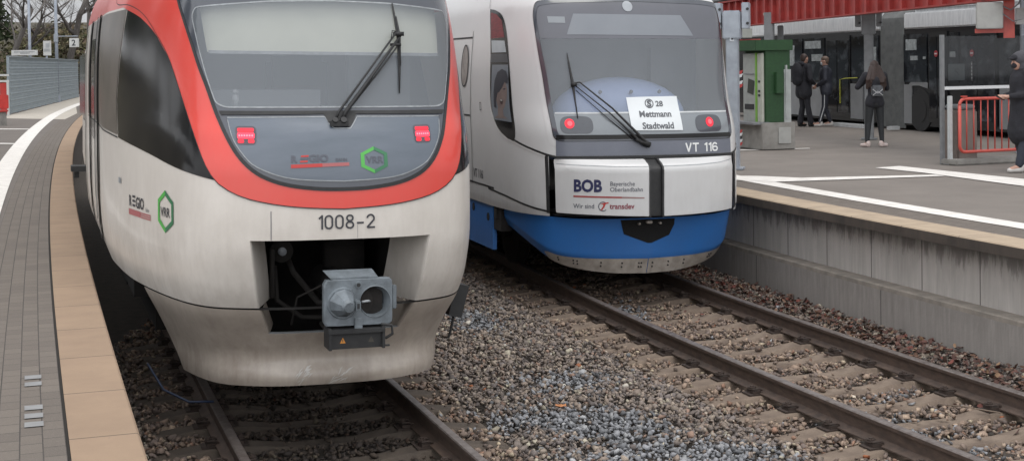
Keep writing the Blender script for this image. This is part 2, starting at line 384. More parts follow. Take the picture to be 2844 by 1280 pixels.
# light tiles laid in the paving
M_tile = mat('light_tile', (.24, .24, .24), .7, (.19, .19, .19), 9)
for k, a0 in enumerate([-1775.44, -1775.26, -1774.69, -1774.51, -1774.33]):
    rows = [[(*arc(C1, R1, a, dr), PZ+.002, a, dr) for a in (a0, a0+.10)] for dr in (2.062, 2.150)]
    tag(uvgrid('light_paving_tile', rows, [M_tile]), kind='structure')
# right platform
tag(strip('right_platform_edge', C2, R2, A2, [(-1.92, .86, .86), (-1.678, .86, .86), (-1.678, PZ-.012, .95), (-1.69, PZ, .966), (-2.09, PZ, 1.3)], [M_slabR, M_copface], [1, 1, 0, 0]), kind='structure')
tag(strip('right_paving', C2, R2, A2, [(-2.09, PZ-.01, 2.09), (-2.10, PZ-.01, 2.10), (-2.102, PZ-.003, 2.1), (-2.56, PZ-.003, 2.56)], [M_groove, M_pav], [0, 0, 1]), kind='structure')
tag(strip('right_safety_line', C2, R2, A2, [(-2.56, PZ+.003, 0), (-2.87, PZ+.003, .3)], [M_line]), kind='structure')
tag(strip('right_platform', C2, R2, A2, [(-2.54, PZ-.004, 2.9), (-6, PZ-.004, 6), (-12, PZ-.004, 12), (-30, PZ-.004, 30), (-100, PZ-.004, 90)], [M_asph]), kind='structure')
# painted guide lines on the right platform (from plan positions)
for nm, pts in [('painted_marking', [(3.0, 20.25), (3.62, 19.72), (6.14, 20.28), (6.08, 20.52), (4.10, 20.33), (3.55, 20.75), (3.05, 20.9)]),
                ('painted_marking', [(5.58, 21.98), (6.03, 22.25), (7.25, 19.0), (8.0, 16.2), (7.6, 15.6), (6.64, 18.54), (6.02, 20.9)]),
                ('painted_marking', [(4.12, 26.80), (5.62, 27.02), (5.60, 26.84), (4.10, 26.55)])]:
    ground_poly(nm, pts, PZ+.006, M_line)
# platform wall below the right platform: its own thing, with ledge
wall = empty('platform_wall', 'stained grey concrete retaining wall below the right hand platform, with a ledge half way up', 'wall')
o = strip('upper_wall', C2, R2, A2, [(-1.92, .29, .29), (-1.92, .862, .862)], [M_wallU]); o.parent = wall
o = strip('ledge', C2, R2, A2, [(-1.72, .24, .24), (-1.722, .282, .28), (-1.74, .292, .3), (-1.92, .292, .5)], [M_ledge]); o.parent = wall
o = strip('lower_wall', C2, R2, A2, [(-1.72, -.42, -.42), (-1.72, .241, .24)], [M_wallL]); o.parent = wall
# ---------------- tracks ----------------
M_rail = mat('rail_rust', (.105, .072, .055), .7, (.06, .043, .035), 9, bmp=.25, stretch=(1, 1, 3))
M_railtop = mat('rail_running_band', (.24, .21, .195), .36, (.13, .105, .095), 14, metal=.5)
M_sleep = mat('sleeper_concrete', (.215, .165, .125), .92, (.125, .092, .07), 5, bmp=.5, bscale=90)
M_clip = mat('rail_clip_rust', (.055, .036, .028), .8, (.03, .022, .018), 30)
prof = [(-.075, -.172), (-.075, -.161), (-.03, -.148), (-.0085, -.135), (-.0085, -.045), (-.034, -.036), (-.036, -.010), (-.028, -.0015), (0, 0), (.028, -.0015), (.036, -.010), (.034, -.036), (.0085, -.045), (.0085, -.135), (.03, -.148), (.075, -.161), (.075, -.172)]
def rail(C, R, As, dr, parent):
    rows = []
    for x, z in prof: rows.append([(*arc(C, R, a, dr+x), z, a, x) for a in As])
    mis = [1 if 6 <= j <= 9 else 0 for j in range(len(prof)-1)]
    me_o = uvgrid('rail', rows, [M_rail, M_railtop], parent, mis, True)
    try: me_o.data.set_sharp_from_angle(angle=radians(40))
    except Exception: pass
    return me_o
M_sleepd = mat('shade_toned_sleeper', (.10, .078, .060), .85, (.06, .047, .037), 5, bmp=.5, bscale=90)  # darker sleeper colour paints in the shade below the near train
def sleeper_mesh():
    mb = MB(); xs = [-1.30, -1.28, -1.02, -.90, -.60, -.48, -.25, 0, .25, .48, .60, .90, 1.02, 1.28, 1.30]
    def top(x):
        a = abs(x)
        if a > 1.27: return -.225
        if a > .95: return -.19-(a-.95)*.07
        if a > .55: return -.183
        return -.183-.045*min(1, (.55-a)/.25)
    secs = []
    for x in xs:
        t = top(x); hw = .10 if abs(x) > .5 else .085
        secs.append([(x, -.15, -.40), (x, -.145, t-.07), (x, -hw-.012, t-.012), (x, -hw, t), (x, hw, t), (x, hw+.012, t-.012), (x, .145, t-.07), (x, .15, -.40)])
    n = 8
    vs = [p for s_ in secs for p in s_]
    fs = [(i*n+k, i*n+k+1, (i+1)*n+k+1, (i+1)*n+k) for i in range(len(xs)-1) for k in range(n-1)]
    fs += [tuple(range(n)), tuple((len(xs)-1)*n+k for k in reversed(range(n)))]
    mb.add(vs, fs); return mb.mesh()
def clip_mesh():
    mb = MB()
    mb.box((0, 0, -.176), (.15, .15, .012)); mb.box((.0, 0, -.158), (.075, .12, .022))
    mb.cyl((.02, 0, -.16), (.02, 0, -.108), .017, n=8); mb.cyl((.02, 0, -.125), (.02, 0, -.118), .03, n=8)
    mb.tube([(-.05, -.055, -.143), (-.02, -.06, -.128), (.03, -.045, -.132), (.045, 0, -.138), (.03, .045, -.132), (-.02, .06, -.128), (-.05, .055, -.143)], .0085, 6)
    return mb.mesh()
slm = sleeper_mesh(); slm.materials.append(M_sleep); sl_shade = sleeper_mesh(); sl_shade.materials.append(M_sleepd); clm = clip_mesh(); clm.materials.append(M_clip)
def make_track(C, R, Dn, Df, a0, label, As):
    t = empty('railway_track', label, 'railway track', group='tracks between the two platforms')
    rail(C, R, As, .7525, t); rail(C, R, As, -.7525, t)
    an = arc_at(C, R, Dn); af = arc_at(C, R, Df); k = floor((an-a0)/.6); rnd = random.Random(3)
    while a0+k*.6 > af:
        a = a0+k*.6; k -= 1
        x, y = arc(C, R, a, 0); th = a/R
        s = bpy.data.objects.new('sleeper', sl_shade if C is C1 else slm); COL.objects.link(s); s.parent = t
        s.location = (x, y, rnd.uniform(-.006, .004)); s.rotation_euler = (0, 0, th+rnd.uniform(-.012, .012))
        for xx in (-.7525-.10, -.7525+.10, .7525-.10, .7525+.10):
            c = bpy.data.objects.new('rail_clip', clm); COL.objects.link(c); c.parent = s; c.location = (xx, 0, 0)
            c.rotation_euler = (0, 0, 0 if xx in (-.7525+.10, .7525+.10) else pi)
    return t
make_track(C1, R1, 8.6, 15, -1777.93, 'rusty rail track under the front of the red and white train', [arc_at(C1, R1, 3)-i*1. for i in range(110)])
make_track(C2, R2, 9.2, 21.5, -313.0, 'rusty rail track under the front of the blue and white train beside the platform wall', [arc_at(C2, R2, 2)-i*.5 for i in range(120)])
# ---------------- ballast ----------------
def stone_protos(n, seed, flatn=(.45, .8)):
    rng = random.Random(seed); out = []
    for _ in range(n):
        bm = bmesh.new(); sx, sy, sz = 1, rng.uniform(.6, .95), rng.uniform(*flatn)
        for i in range(11):
            v = Vector((rng.gauss(0, 1), rng.gauss(0, 1), rng.gauss(0, 1))).normalized()*rng.uniform(.82, 1.0)
            bm.verts.new((v.x*sx, v.y*sy, v.z*sz))
        r = bmesh.ops.convex_hull(bm, input=bm.verts[:])
        bmesh.ops.delete(bm, geom=[v for v in bm.verts if not v.link_faces], context='VERTS')
        bmesh.ops.triangulate(bm, faces=bm.faces[:]); bm.verts.index_update()
        out.append((np.array([v.co[:] for v in bm.verts]), np.array([[v.index for v in f.verts] for f in bm.faces]))); bm.free()
    return out
def scatter(name, protos, P, S, Rot, Colr, matl, label=None):
    """P (n,3) positions, S sizes, Rot (n,3,3), Colr (n,3): many small pieces in one mesh"""
    vs = []; fs = []; cs = []; base = 0; k = np.arange(len(P)) % len(protos)
    for i, (pv, pf) in enumerate(protos):
        sel = k == i; n = sel.sum()
        if not n: continue
        V = np.einsum('nij,vj->nvi', Rot[sel], pv)*S[sel][:, None, None]+P[sel][:, None, :]
        Fc = pf[None]+(np.arange(n)*len(pv))[:, None, None]+base
        vs.append(V.reshape(-1, 3)); fs.append(Fc.reshape(-1, pf.shape[1])); cs.append(np.repeat(Colr[sel], len(pv), 0)); base += n*len(pv)
    V = np.concatenate(vs); Fc = np.concatenate(fs); Cc = np.concatenate(cs); m = Fc.shape[1]
    me = bpy.data.meshes.new(name); me.vertices.add(len(V)); me.vertices.foreach_set('co', V.astype(np.float32).ravel())
    me.loops.add(Fc.size); me.loops.foreach_set('vertex_index', Fc.astype(np.int32).ravel())
    me.polygons.add(len(Fc)); me.polygons.foreach_set('loop_start', np.arange(0, Fc.size, m, dtype=np.int32)); me.polygons.foreach_set('loop_total', np.full(len(Fc), m, dtype=np.int32))
    me.update(calc_edges=True)
    at = me.color_attributes.new('col', 'FLOAT_COLOR', 'POINT'); at.data.foreach_set('color', np.concatenate([Cc, np.ones((len(Cc), 1))], 1).astype(np.float32).ravel())
    o = link(name, me, matl); return o
def attr_mat(name, rough=.9, nz=.5):
    m, nt, n, b = new_mat(name); a = nt.nodes.new('ShaderNodeAttribute'); a.attribute_name = 'col'
    f = ramp(nt, noise(nt, coords(nt), 90, 4, .7), .35, .7)
    mx = nt.nodes.new('ShaderNodeMix'); mx.data_type = 'RGBA'; mx.blend_type = 'MULTIPLY'; nt.links.new(mth(nt, 'MULTIPLY', f, nz), mx.inputs[0]); nt.links.new(a.outputs['Color'], mx.inputs[6]); mx.inputs[7].default_value = (.45, .42, .4, 1)
    nt.links.new(mx.outputs[2], b.inputs['Base Color']); b.inputs['Roughness'].default_value = rough; return m
def rotations(rng, n, tilt=.6):
    a = rng.uniform(0, 2*pi, n); b = rng.normal(0, tilt, n); c = rng.normal(0, tilt, n)
    def R(ax, t):
        z = np.zeros(n); o = np.ones(n); ct = np.cos(t); st = np.sin(t)
        if ax == 2: M = [[ct, -st, z], [st, ct, z], [z, z, o]]
        elif ax == 0: M = [[o, z, z], [z, ct, -st], [z, st, ct]]
        else: M = [[ct, z, st], [z, o, z], [-st, z, ct]]
        return np.array(M).transpose(2, 0, 1)
    return R(2, a) @ R(0, b) @ R(1, c)
rng = np.random.default_rng(5)
def field(x, y):
    return (np.sin(x*1.1+y*.7+1.)+np.sin(x*-.6+y*1.3+2.3)+np.sin(x*2.3+y*.4)*.6+np.sin(y*2.1-x*1.2+.7)*.6+np.sin(x*5.+y*3.1)*.35+np.sin(y*6.2-x*2.4)*.3)
def ballast():
    n = 190000
    y = rng.uniform(9.4, 26, n); x = rng.uniform(-4.2, 9.2, n)
    keep = (x > -.37*y-.6) & (x < .38*y+.4) & (rng.uniform(0, 1, n) < np.clip(16/y, .5, 1.)); x = x[keep]; y = y[keep]
    d1 = np.hypot(x-C1.x, y-C1.y)-R1; d2 = np.hypot(x-C2.x, y-C2.y)-R2
    a1 = np.arctan2(y-C1.y, x-C1.x)*R1; a2 = np.arctan2(y-C2.y, x-C2.x)*R2
    keep = (d1 < 1.70) & (d2 > -1.70); 
    for d, a, a0 in ((d1, a1, -1777.93), (d2, a2, -313.0)):
        keep &= ~((np.abs(np.abs(d)-.7525) < .085))
    x, y, d1, d2, a1, a2 = [q[keep] for q in (x, y, d1, d2, a1, a2)]
    s = rng.lognormal(-3.6, .30, len(x)); s = np.clip(s, .013, .055)
    z = -.232+rng.uniform(-.02, .028, len(x))
    mid = np.minimum(np.abs(d1), np.abs(d2)) > 1.45; z = z+mid*.02+.012*field(x*2, y*2)/3
    keep = np.ones(len(x), bool)
    for d, a, a0 in ((d1, a1, -1777.93), (d2, a2, -313.0)):
        t = np.abs((a-a0+.3) % .6-.3); on = (t < .125) & (np.abs(d) < 1.32)
        keep &= ~(on & ((rng.uniform(0, 1, len(x)) > .03+.14*(np.abs(d) > 1.15)+.05*(np.abs(d) < .35))))
        z = np.where(on, -.195+rng.uniform(-.01, .015, len(x)), z)
        inn = (np.abs(d) < .7); z = z-inn*.012
    # heap against the platform wall
    z = z+np.clip((-d2-1.2)/.5, 0, 1)*.07
    x, y, z, s, d1, d2 = [q[keep] for q in (x, y, z, s, d1, d2)]
    n = len(x); print('stones', n)
    base = np.array([[.165, .128, .102], [.125, .10, .085], [.10, .082, .074], [.20, .160, .125], [.15, .095, .07], [.235, .205, .155]])
    pk = rng.choice(6, n, p=[.31, .27, .22, .11, .05, .04]); c = base[pk]*rng.uniform(1.15, 2.2, (n, 1))*np.array([.98, 1.02, 1.05])
    grey = np.array([[.27, .275, .29], [.19, .195, .205], [.115, .117, .122], [.35, .355, .36]])[rng.choice(4, n, p=[.36, .32, .18, .14])]*rng.uniform(.8, 1.2, (n, 1))
    g1 = field(x, y)+rng.normal(0, .5, n); between = (d1 < -.95) & (d2 > .95)
    # new grey stone lies in patches between the tracks
    def blob(cx, cy, rx, ry): return np.exp(-(((x-cx)/rx)**2+((y-cy)/ry)**2))
    pb = blob(-.4, 15.7, .4, .7)+blob(.45, 12.8, .5, .55)+blob(.2, 11.5, .7, .5)+blob(1.2, 10.3, .9, .55)+blob(.8, 11.2, .4, .4)+.8*blob(-.7, 16.3, .3, .4)+.8*blob(1.33, 16.4, .25, 1.)+.7*blob(2.9, 11.3, .5, .5)+.7*blob(3.2, 10.4, .5, .5)+.6*blob(3.3, 12.2, .5, .35)
    isg = (pb+rng.normal(0, .22, n)+.05*g1) > .62
    c = np.where(isg[:, None], grey, c)
    odd = rng.uniform(0, 1, n); c = np.where((odd < .0012)[:, None], np.array([.62, .58, .5]), c); c = np.where(((odd > .002) & (odd < .0035))[:, None], np.array([.34, .13, .06]), c)
    under = np.abs(d1) < .72; c = np.where(under[:, None], c*.24, c)  # stones between the near rails darkened in colour for the train's shade
    brown = (np.abs(d1) < 1.3) | (np.abs(d2) < 1.3); c = np.where((brown & ~isg)[:, None], c*np.array([1.02, .93, .86]), c)
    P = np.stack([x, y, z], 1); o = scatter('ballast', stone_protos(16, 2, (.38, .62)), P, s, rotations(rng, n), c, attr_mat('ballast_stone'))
    tag(o, 'grey and brown crushed stone ballast around both tracks', 'ballast', kind='stuff')
ballast()
me = bpy.data.meshes.new('track_bed'); 
rows = [[(x, y, -.262, x, y) for x in np.linspace(-60, 30, 60)] for y in np.linspace(-5, 120, 80)]
bed = uvgrid('track_bed', rows, [M_soil]); tag(bed, kind='structure')
def leaves():
    n = 2600; a = rng.uniform(arc_at(C2, R2, 24), arc_at(C2, R2, 9.5), n); dr = -1.70+np.abs(rng.gamma(1.6, .22, n)); dr = np.minimum(dr, 1.2)
    keep = np.abs(np.abs(dr)-.7525) > .08; a = a[keep]; dr = dr[keep]; n = len(a)
    x = C2.x+(R2+dr)*np.cos(a/R2); y = C2.y+(R2+dr)*np.sin(a/R2)
    z = -.20+np.clip((-dr-1.2)/.5, 0, 1)*.08+rng.uniform(0, .025, n)
    protos = []
    for k in range(6):
        r = random.Random(k); pts = []; 
        for i in range(8):
            t = 2*pi*i/8; q = r.uniform(.7, 1.15); X = cos(t)*q; Y = sin(t)*.62*q; pts.append((X, Y, .28*X*X+r.uniform(-.12, .12)+.35*abs(Y)))
        pts.append((0, 0, 0)); protos.append((np.array(pts), np.array([[i, (i+1) % 8, 8] for i in range(8)])))
    base = np.array([[.11, .052, .040], [.085, .05, .038], [.16, .09, .06], [.15, .045, .032], [.24, .15, .09]])
    c = base[rng.choice(5, n, p=[.35, .3, .2, .1, .05])]*rng.uniform(.7, 1.3, (n, 1)); s = rng.uniform(.018, .042, n)
    o = scatter('fallen_leaves', protos, np.stack([x, y, z], 1), s, rotations(rng, n, .45), c, attr_mat('leaf_litter', .8, .3))
    tag(o, 'reddish brown fallen leaves lying along the foot of the platform wall', 'fallen leaves', kind='stuff')
leaves()
def litter(name, label, cat, x, y, z, s, m, seed):
    r = random.Random(seed); mb = MB(); n = 5
    def fn(i, j): 
        return (x+(i/4-.5)*s+r.uniform(-1, 1)*s*.05, y+(j/4-.5)*s*.7+r.uniform(-1, 1)*s*.05, z+r.uniform(0, .18)*s)
    mb.grid(fn, 5, 5); tag(mb.build(name, m), label, cat)
M_paper = mat('scrap_paper', (.62, .64, .66), .6, (.5, .52, .55), 20); M_or = mat('orange_scrap', (.55, .24, .09), .7, (.4, .16, .06), 20)

litter('scrap', 'torn orange scrap lying on the stones between the tracks', 'litter', .37, 11.75, -.17, .09, M_or, 1)
litter('scrap', 'crumpled white paper box between the rails beside the right hand rail', 'litter', 3.18, 13.74, -.16, .11, M_paper, 2)
litter('scrap', 'small white paper scrap among the leaves at the foot of the wall', 'litter', 3.75, 16.9, -.12, .11, M_paper, 3)
mb = MB(); mb.tube([(3.45, 11.62, -.165), (3.6, 11.5, -.155), (3.85, 11.28, -.16)], .006, 5)
tag(mb.build('twig', M_sleep), 'thin pale twig lying on a sleeper of the right hand track', 'twig')

# ---------------- body surfaces ----------------
def pchip_like(xs, ys, x):
    n=len(xs)
    if x<=xs[0]: return ys[0]
    if x>=xs[-1]: return ys[-1]
    k=0
    while x>xs[k+1]: k+=1
    def m(i):
        if i==0: return (ys[1]-ys[0])/(xs[1]-xs[0])
        if i==n-1: return (ys[-1]-ys[-2])/(xs[-1]-xs[-2])
        a=(ys[i]-ys[i-1])/(xs[i]-xs[i-1]); b=(ys[i+1]-ys[i])/(xs[i+1]-xs[i])
        if a*b<=0: return 0.
        return 2*a*b/(a+b)
    h=xs[k+1]-xs[k]; u=(x-xs[k])/h
    m0=m(k)*h; m1=m(k+1)*h
    return (2*u**3-3*u*u+1)*ys[k]+(u**3-2*u*u+u)*m0+(-2*u**3+3*u*u)*ys[k+1]+(u**3-u*u)*m1
class Nose:
    """body surface of a rail car: s = metres round the nose from its centre line, z = height"""
    def __init__(self, levels, ref):
        self.zs=[l[0] for l in levels]; self.cols=list(zip(*[l[1] for l in levels])); self.n=len(self.cols)
        r=[l for l in levels if l[0]==ref][0][1]
        self.ss=[0.]
        for a,b in zip(r[:-1],r[1:]): self.ss.append(self.ss[-1]+math.hypot(a[0]-b[0],a[1]-b[1]))
        self.cache={}
    def level(self,z):
        z=round(z,4)
        if z not in self.cache:
            self.cache[z]=[(pchip_like(self.zs,[p[0] for p in c],z),pchip_like(self.zs,[p[1] for p in c],z)) for c in self.cols]
        return self.cache[z]
    def P(self,s,z,off=0.):
        if off:
            e=.004; a=self.P(s-e,z); b=self.P(s+e,z); c=self.P(s,z-e); d=self.P(s,z+e)
            u=[b[i]-a[i] for i in range(3)]; v=[d[i]-c[i] for i in range(3)]
            nx=u[2]*v[1]-u[1]*v[2]; ny=u[0]*v[2]-u[2]*v[0]; nz=u[1]*v[0]-u[0]*v[1]
            l=math.sqrt(nx*nx+ny*ny+nz*nz) or 1.; p=self.P(s,z)
            if ny*1.0+nx*(1 if p[0]>0 else -1)*.2<0: l=-l
            return (p[0]+nx/l*off,p[1]+ny/l*off,p[2]+nz/l*off)
        sg=-1 if s<0 else 1; a=abs(s); L=self.level(z)
        if a>=self.ss[-1]: return (sg*L[-1][0],L[-1][1]-(a-self.ss[-1]),z)
        xs=[p[0] for p in L]; ys=[p[1] for p in L]
        def cr(vals):
            # mirrored catmull style over ss
            k=0
            while a>self.ss[k+1]: k+=1
            n=len(vals)
            def m(i,odd):
                if i==0: return (vals[1]/self.ss[1]) if odd else 0.
                if i==n-1: return 0. if odd else -1.
                return (vals[i+1]-vals[i-1])/(self.ss[i+1]-self.ss[i-1])
            odd = vals is xs
            h=self.ss[k+1]-self.ss[k]; u=(a-self.ss[k])/h; m0=m(k,odd)*h; m1=m(k+1,odd)*h
            return (2*u**3-3*u*u+1)*vals[k]+(u**3-2*u*u+u)*m0+(-2*u**3+3*u*u)*vals[k+1]+(u**3-u*u)*m1
        return (sg*cr(xs),cr(ys),z)
B1=[(0,0),(.3,-.01),(.5,-.04),(.7,-.11),(.886,-.22),(1.0,-.37),(1.1,-.61),(1.2,-.96),(1.3,-1.42),(1.37,-1.85),(1.42,-2.4),(1.46,-3.2)]
def L1(z,yc,sx,xend=None,sy=1.,xs=None):
    out=[]
    for i,(x,y) in enumerate(B1):
        k=sx if xend is None else sx+(xend/1.46-sx)*max(0.,(i-5)/6.)
        out.append((x*k,yc+y*sy))
    return (z,out)
NOSE1=Nose([L1(.36,-.27,.842),L1(.42,-.25,.846),L1(.55,-.30,.865),L1(.72,-.21,.90),L1(.95,-.02,.957),L1(1.15,.07,.985,1.45),L1(1.46,.12,1.,1.475),L1(1.9,.10,1.,1.48),
  L1(2.15,.03,.998,1.478),L1(2.33,-.07,.995,1.475),L1(2.7,-.215,.985,1.465),L1(3.1,-.375,.965,1.43),L1(3.4,-.57,.92,1.35),L1(3.65,-.95,.78,1.17),L1(3.8,-1.35,.60,.92),L1(3.88,-1.9,.35,.5)],1.9)
def L2(z,pts): return (z,pts)
T2A=[(0,-.42),(.3,-.425),(.6,-.455),(.9,-.53),(1.09,-.615),(1.2,-.73),(1.3,-.92),(1.38,-1.2),(1.43,-1.6),(1.46,-2.2)]
T2B=[(0,-.15),(.3,-.17),(.6,-.26),(.9,-.42),(1.09,-.58),(1.2,-.71),(1.3,-.91),(1.38,-1.2),(1.43,-1.6),(1.46,-2.2)]
T2T=[(0,-1.0),(.3,-1.005),(.6,-1.02),(.9,-1.06),(1.06,-1.10),(1.15,-1.17),(1.22,-1.32),(1.29,-1.55),(1.34,-1.85),(1.37,-2.35)]
def sh(p,kx,dy): return [(x*kx,y+dy) for x,y in p]
NOSE2=Nose([L2(.84,sh(T2A,.985,.0)),L2(1.0,sh(T2A,1,.02)),L2(1.8,sh(T2A,1,-.02)),L2(2.2,sh(T2A,.99,-.17)),
  L2(3.3,T2T),L2(3.45,sh(T2T,.965,-.1)),L2(3.62,sh(T2T,.88,-.35)),L2(3.76,sh(T2T,.7,-.8)),L2(3.84,sh(T2T,.4,-1.5))],1.8)
FACE2=Nose([L2(.84,sh(T2B,.985,-.03)),L2(.92,T2B),L2(1.45,T2B),L2(1.485,sh(T2B,1.,-.025)),L2(1.59,sh(T2A,1.,.0))],1.45)

# ---------------- vehicle materials ----------------
M_white = paint('ivory_paint', (.60, .56, .51), (.235, .195, .155), .75, .5, 2.0)  # real dirt, thickened low down to paint the underside falloff too
M_skirt = paint('skirt_paint', (.44, .385, .33), (.175, .138, .11), .95, .3, 1.3)
M_red = paint('red_paint', (.62, .040, .026), (.50, .14, .10), .28, .8, 4.0, .3, .45)
M_black = mat('black_gloss_frame', (.010, .010, .011), .13, (.018, .017, .016), 3, spec=.22)
M_frit = mat('smoked_glass_border', (.045, .050, .062), .14, (.06, .066, .08), 3, coat=.4)
M_rub = mat('black_rubber', (.014, .014, .015), .6, (.022, .022, .022), 20)
M_dark = mat('dark_underframe', (.010, .009, .008), .9, (.017, .014, .012), 8, bmp=.3)
M_steel = mat('coupler_grey', (.175, .20, .22), .5, (.10, .115, .125), 9, metal=.15, bmp=.25, bscale=70)
M_wind = glass('windscreen_glass', (.25, .275, .30), .46)
M_sideg = glass('side_glass', (.012, .012, .013), .93, .05)
M_cab = mat('cab_lining', (.24, .26, .28), .8, (.20, .215, .235), 2)
M_blind = mat('roller_blind', (.62, .62, .52), .85, (.56, .565, .47), 3)
M_panel = mat('lower_glass_panel', (.10, .12, .15), .3, (.08, .10, .125), 2.2, coat=.35, stretch=(1, 1, 5))
M_redlamp = flat('red_lamp', (1., .03, .06), .3, 0, 1.1)
M_redglow = flat('red_lens', (.8, .012, .03), .25, 0, .5)
M_txt = flat('dark_lettering', (.035, .035, .042), .5)
M_navy = flat('navy_lettering', (.02, .022, .075), .5)
M_green = flat('bright_green', (.07, .36, .06), .4); M_green2 = flat('deep_green', (.03, .15, .065), .4)
M_lred = flat('logo_red', (.42, .035, .03), .5); M_lredf = flat('faded_logo_red', (.34, .10, .10), .5)
M_ltxt = flat('faded_lettering', (.075, .08, .10), .5)
M_gap = mat('door_gap_rubber', (.006, .006, .006), .95, (.01, .01, .01), 9, spec=.05)
M_edge = mat('rubber_edge_highlight', (.30, .32, .33), .4, (.2, .21, .22), 20)
# =====================================================================
# TRAIN 1: red and ivory diesel railcar
# =====================================================================
MX1 = veh_matrix(C1, R1, 10.1, -.05, .018)
T1 = empty('railcar', 'ivory diesel railcar with red windscreen arch and 1008-2 above an open grey coupler', 'train', MX1)
GL = [(0, 1.800), (.18, 1.806), (.38, 1.833), (.53, 1.88), (.64, 1.945), (.73, 2.04), (.80, 2.16), (.86, 2.30), (.935, 2.5), (1.01, 2.66), (1.09, 2.83), (1.19, 3.0), (1.30, 3.17), (1.36, 3.3), (1.33, 3.40), (1.15, 3.46), (.7, 3.49), (0, 3.50)]
BO = [(0, 1.668), (.25, 1.681), (.45, 1.703), (.66, 1.745), (.80, 1.80), (.90, 1.87), (.985, 1.98), (1.055, 2.12), (1.21, 2.42), (1.43, 2.725), (1.72, 2.925), (2.05, 3.075), (2.5, 3.16), (3.2, 3.22), (3.2, 3.50), (2.2, 3.56), (1.2, 3.60), (0, 3.62)]
GLF = mirror(GL[:-1])+[(0, 3.50)] if False else [(-a, b) for a, b in reversed(GL)]+GL[1:-1]
BOF = [(-a, b) for a, b in reversed(BO)]+BO[1:-1]
# smooth open outlines (bottom arch) resampled for the ring
def resample(pts, n):
    L = [0.]
    for p, q in zip(pts[:-1], pts[1:]): L.append(L[-1]+hypot(q[0]-p[0], q[1]-p[1]))
    out = []
    def cr(p0, p1, p2, p3, u):
        return .5*((2*p1)+(-p0+p2)*u+(2*p0-5*p1+4*p2-p3)*u*u+(-p0+3*p1-3*p2+p3)*u**3)
    for k in range(n):
        t = L[-1]*k/(n-1); i = 0
        while i < len(L)-2 and L[i+1] < t: i += 1
        u = (t-L[i])/(L[i+1]-L[i]); g = lambda j: pts[max(0, min(len(pts)-1, j))]
        out.append(tuple(cr(g(i-1)[c], g(i)[c], g(i+1)[c], g(i+2)[c], u) for c in (0, 1)))
    return out
GLh = resample(GL, 90); BOh = resample(BO, 90)
GLc = [(-a, b) for a, b in reversed(GLh)]+GLh[1:]; BOc = [(-a, b) for a, b in reversed(BOh)]+BOh[1:]
def inset(pts, d, closed=True):
    n = len(pts); out = []
    for i in range(n):
        a = pts[i-1] if (closed or i) else pts[i]; b = pts[(i+1) % n] if (closed or i < n-1) else pts[i]
        tx, ty = b[0]-a[0], b[1]-a[1]; l = hypot(tx, ty) or 1
        out.append((pts[i][0]-ty/l*d, pts[i][1]+tx/l*d))
    return out
ZT, ZS, ZB = 1.457, .962, .757
def pk(z): return .655 if z >= ZT else (.605+(.05)*(z-ZS)/(ZT-ZS) if z >= ZS else .53+.06*(z-ZB)/(ZS-ZB))
scol = frange(0, .655, .055)[:-1]+[.655]+frange(.655, 2.6, .05)[1:]+frange(2.6, 4.4, .15)[1:]+frange(4.4, 8.4, .5)[1:]
scol = [-s for s in reversed(scol[1:])]+scol
def warp1(s, z):
    e = pk(max(z, ZB)); a = abs(s)
    if z > ZT+.12: return s
    k = e if z <= ZT else .655
    r = a/.655*k if a <= .655 else (k+(a-.655)*(1.2-k)/(1.2-.655) if a < 1.2 else a)
    return r if s >= 0 else -r
zr = [.968, .975, .99]+frange(1.01, ZT, .04)[:]+frange(ZT, 3.8, .05)[1:]+[3.84, 3.88]
WS = [(.80, 2.372), (.845, 2.40), (.92, 2.57), (1.0, 2.80), (1.085, 3.03), (1.06, 3.085), (.9, 3.105), (.45, 3.13), (0, 3.14)]
WSF = WS[:-1]+[(0, 3.14)]+[(-a, b) for a, b in reversed(WS[:-1])]
inner_body = [(a*.97, b+.03) for a, b in BOF]
def skip1(sm, zm, s0, s1, z0, z1):
    if abs(sm) < .655 and zm < ZT: return True
    return any(inside(q, GLF) for q in ((s0, z0), (s1, z0), (s0, z1), (s1, z1)))
def matf1(s, z): return 1 if z > 3.14 and abs(s) > 1.5 else 0
body1 = shell('body', NOSE1, scol, zr, [M_white, M_red], T1, skip1, matf1, warp1)
# roof cap
mb = MB()
def roof(i, j):
    p = NOSE1.P(abs(2.2+j*.44), 3.88); return ((-1+2*i/8)*p[0], p[1], 3.88+.03*cos((-1+2*i/8)*pi/2))
mb.grid(roof, 9, 15); mb.build('roof', M_red, T1, True, True)
# lower lip of the body (gives the seam its depth)
sc2 = [s for s in scol if abs(s) >= .6549 and abs(s) < 4.5]
for sg in (-1, 1):
    ss = [s for s in sc2 if s*sg > 0]; mb = MB()
    mb.grid(lambda i, j: (lambda p: (p[0]*(1-.06*j), p[1]-.07*j, p[2]+.012*j))(NOSE1.P(warp1(ss[i], ZS+.006), ZS+.006)), len(ss), 2)
    mb.build('body_lip', M_dark, T1, True, True)
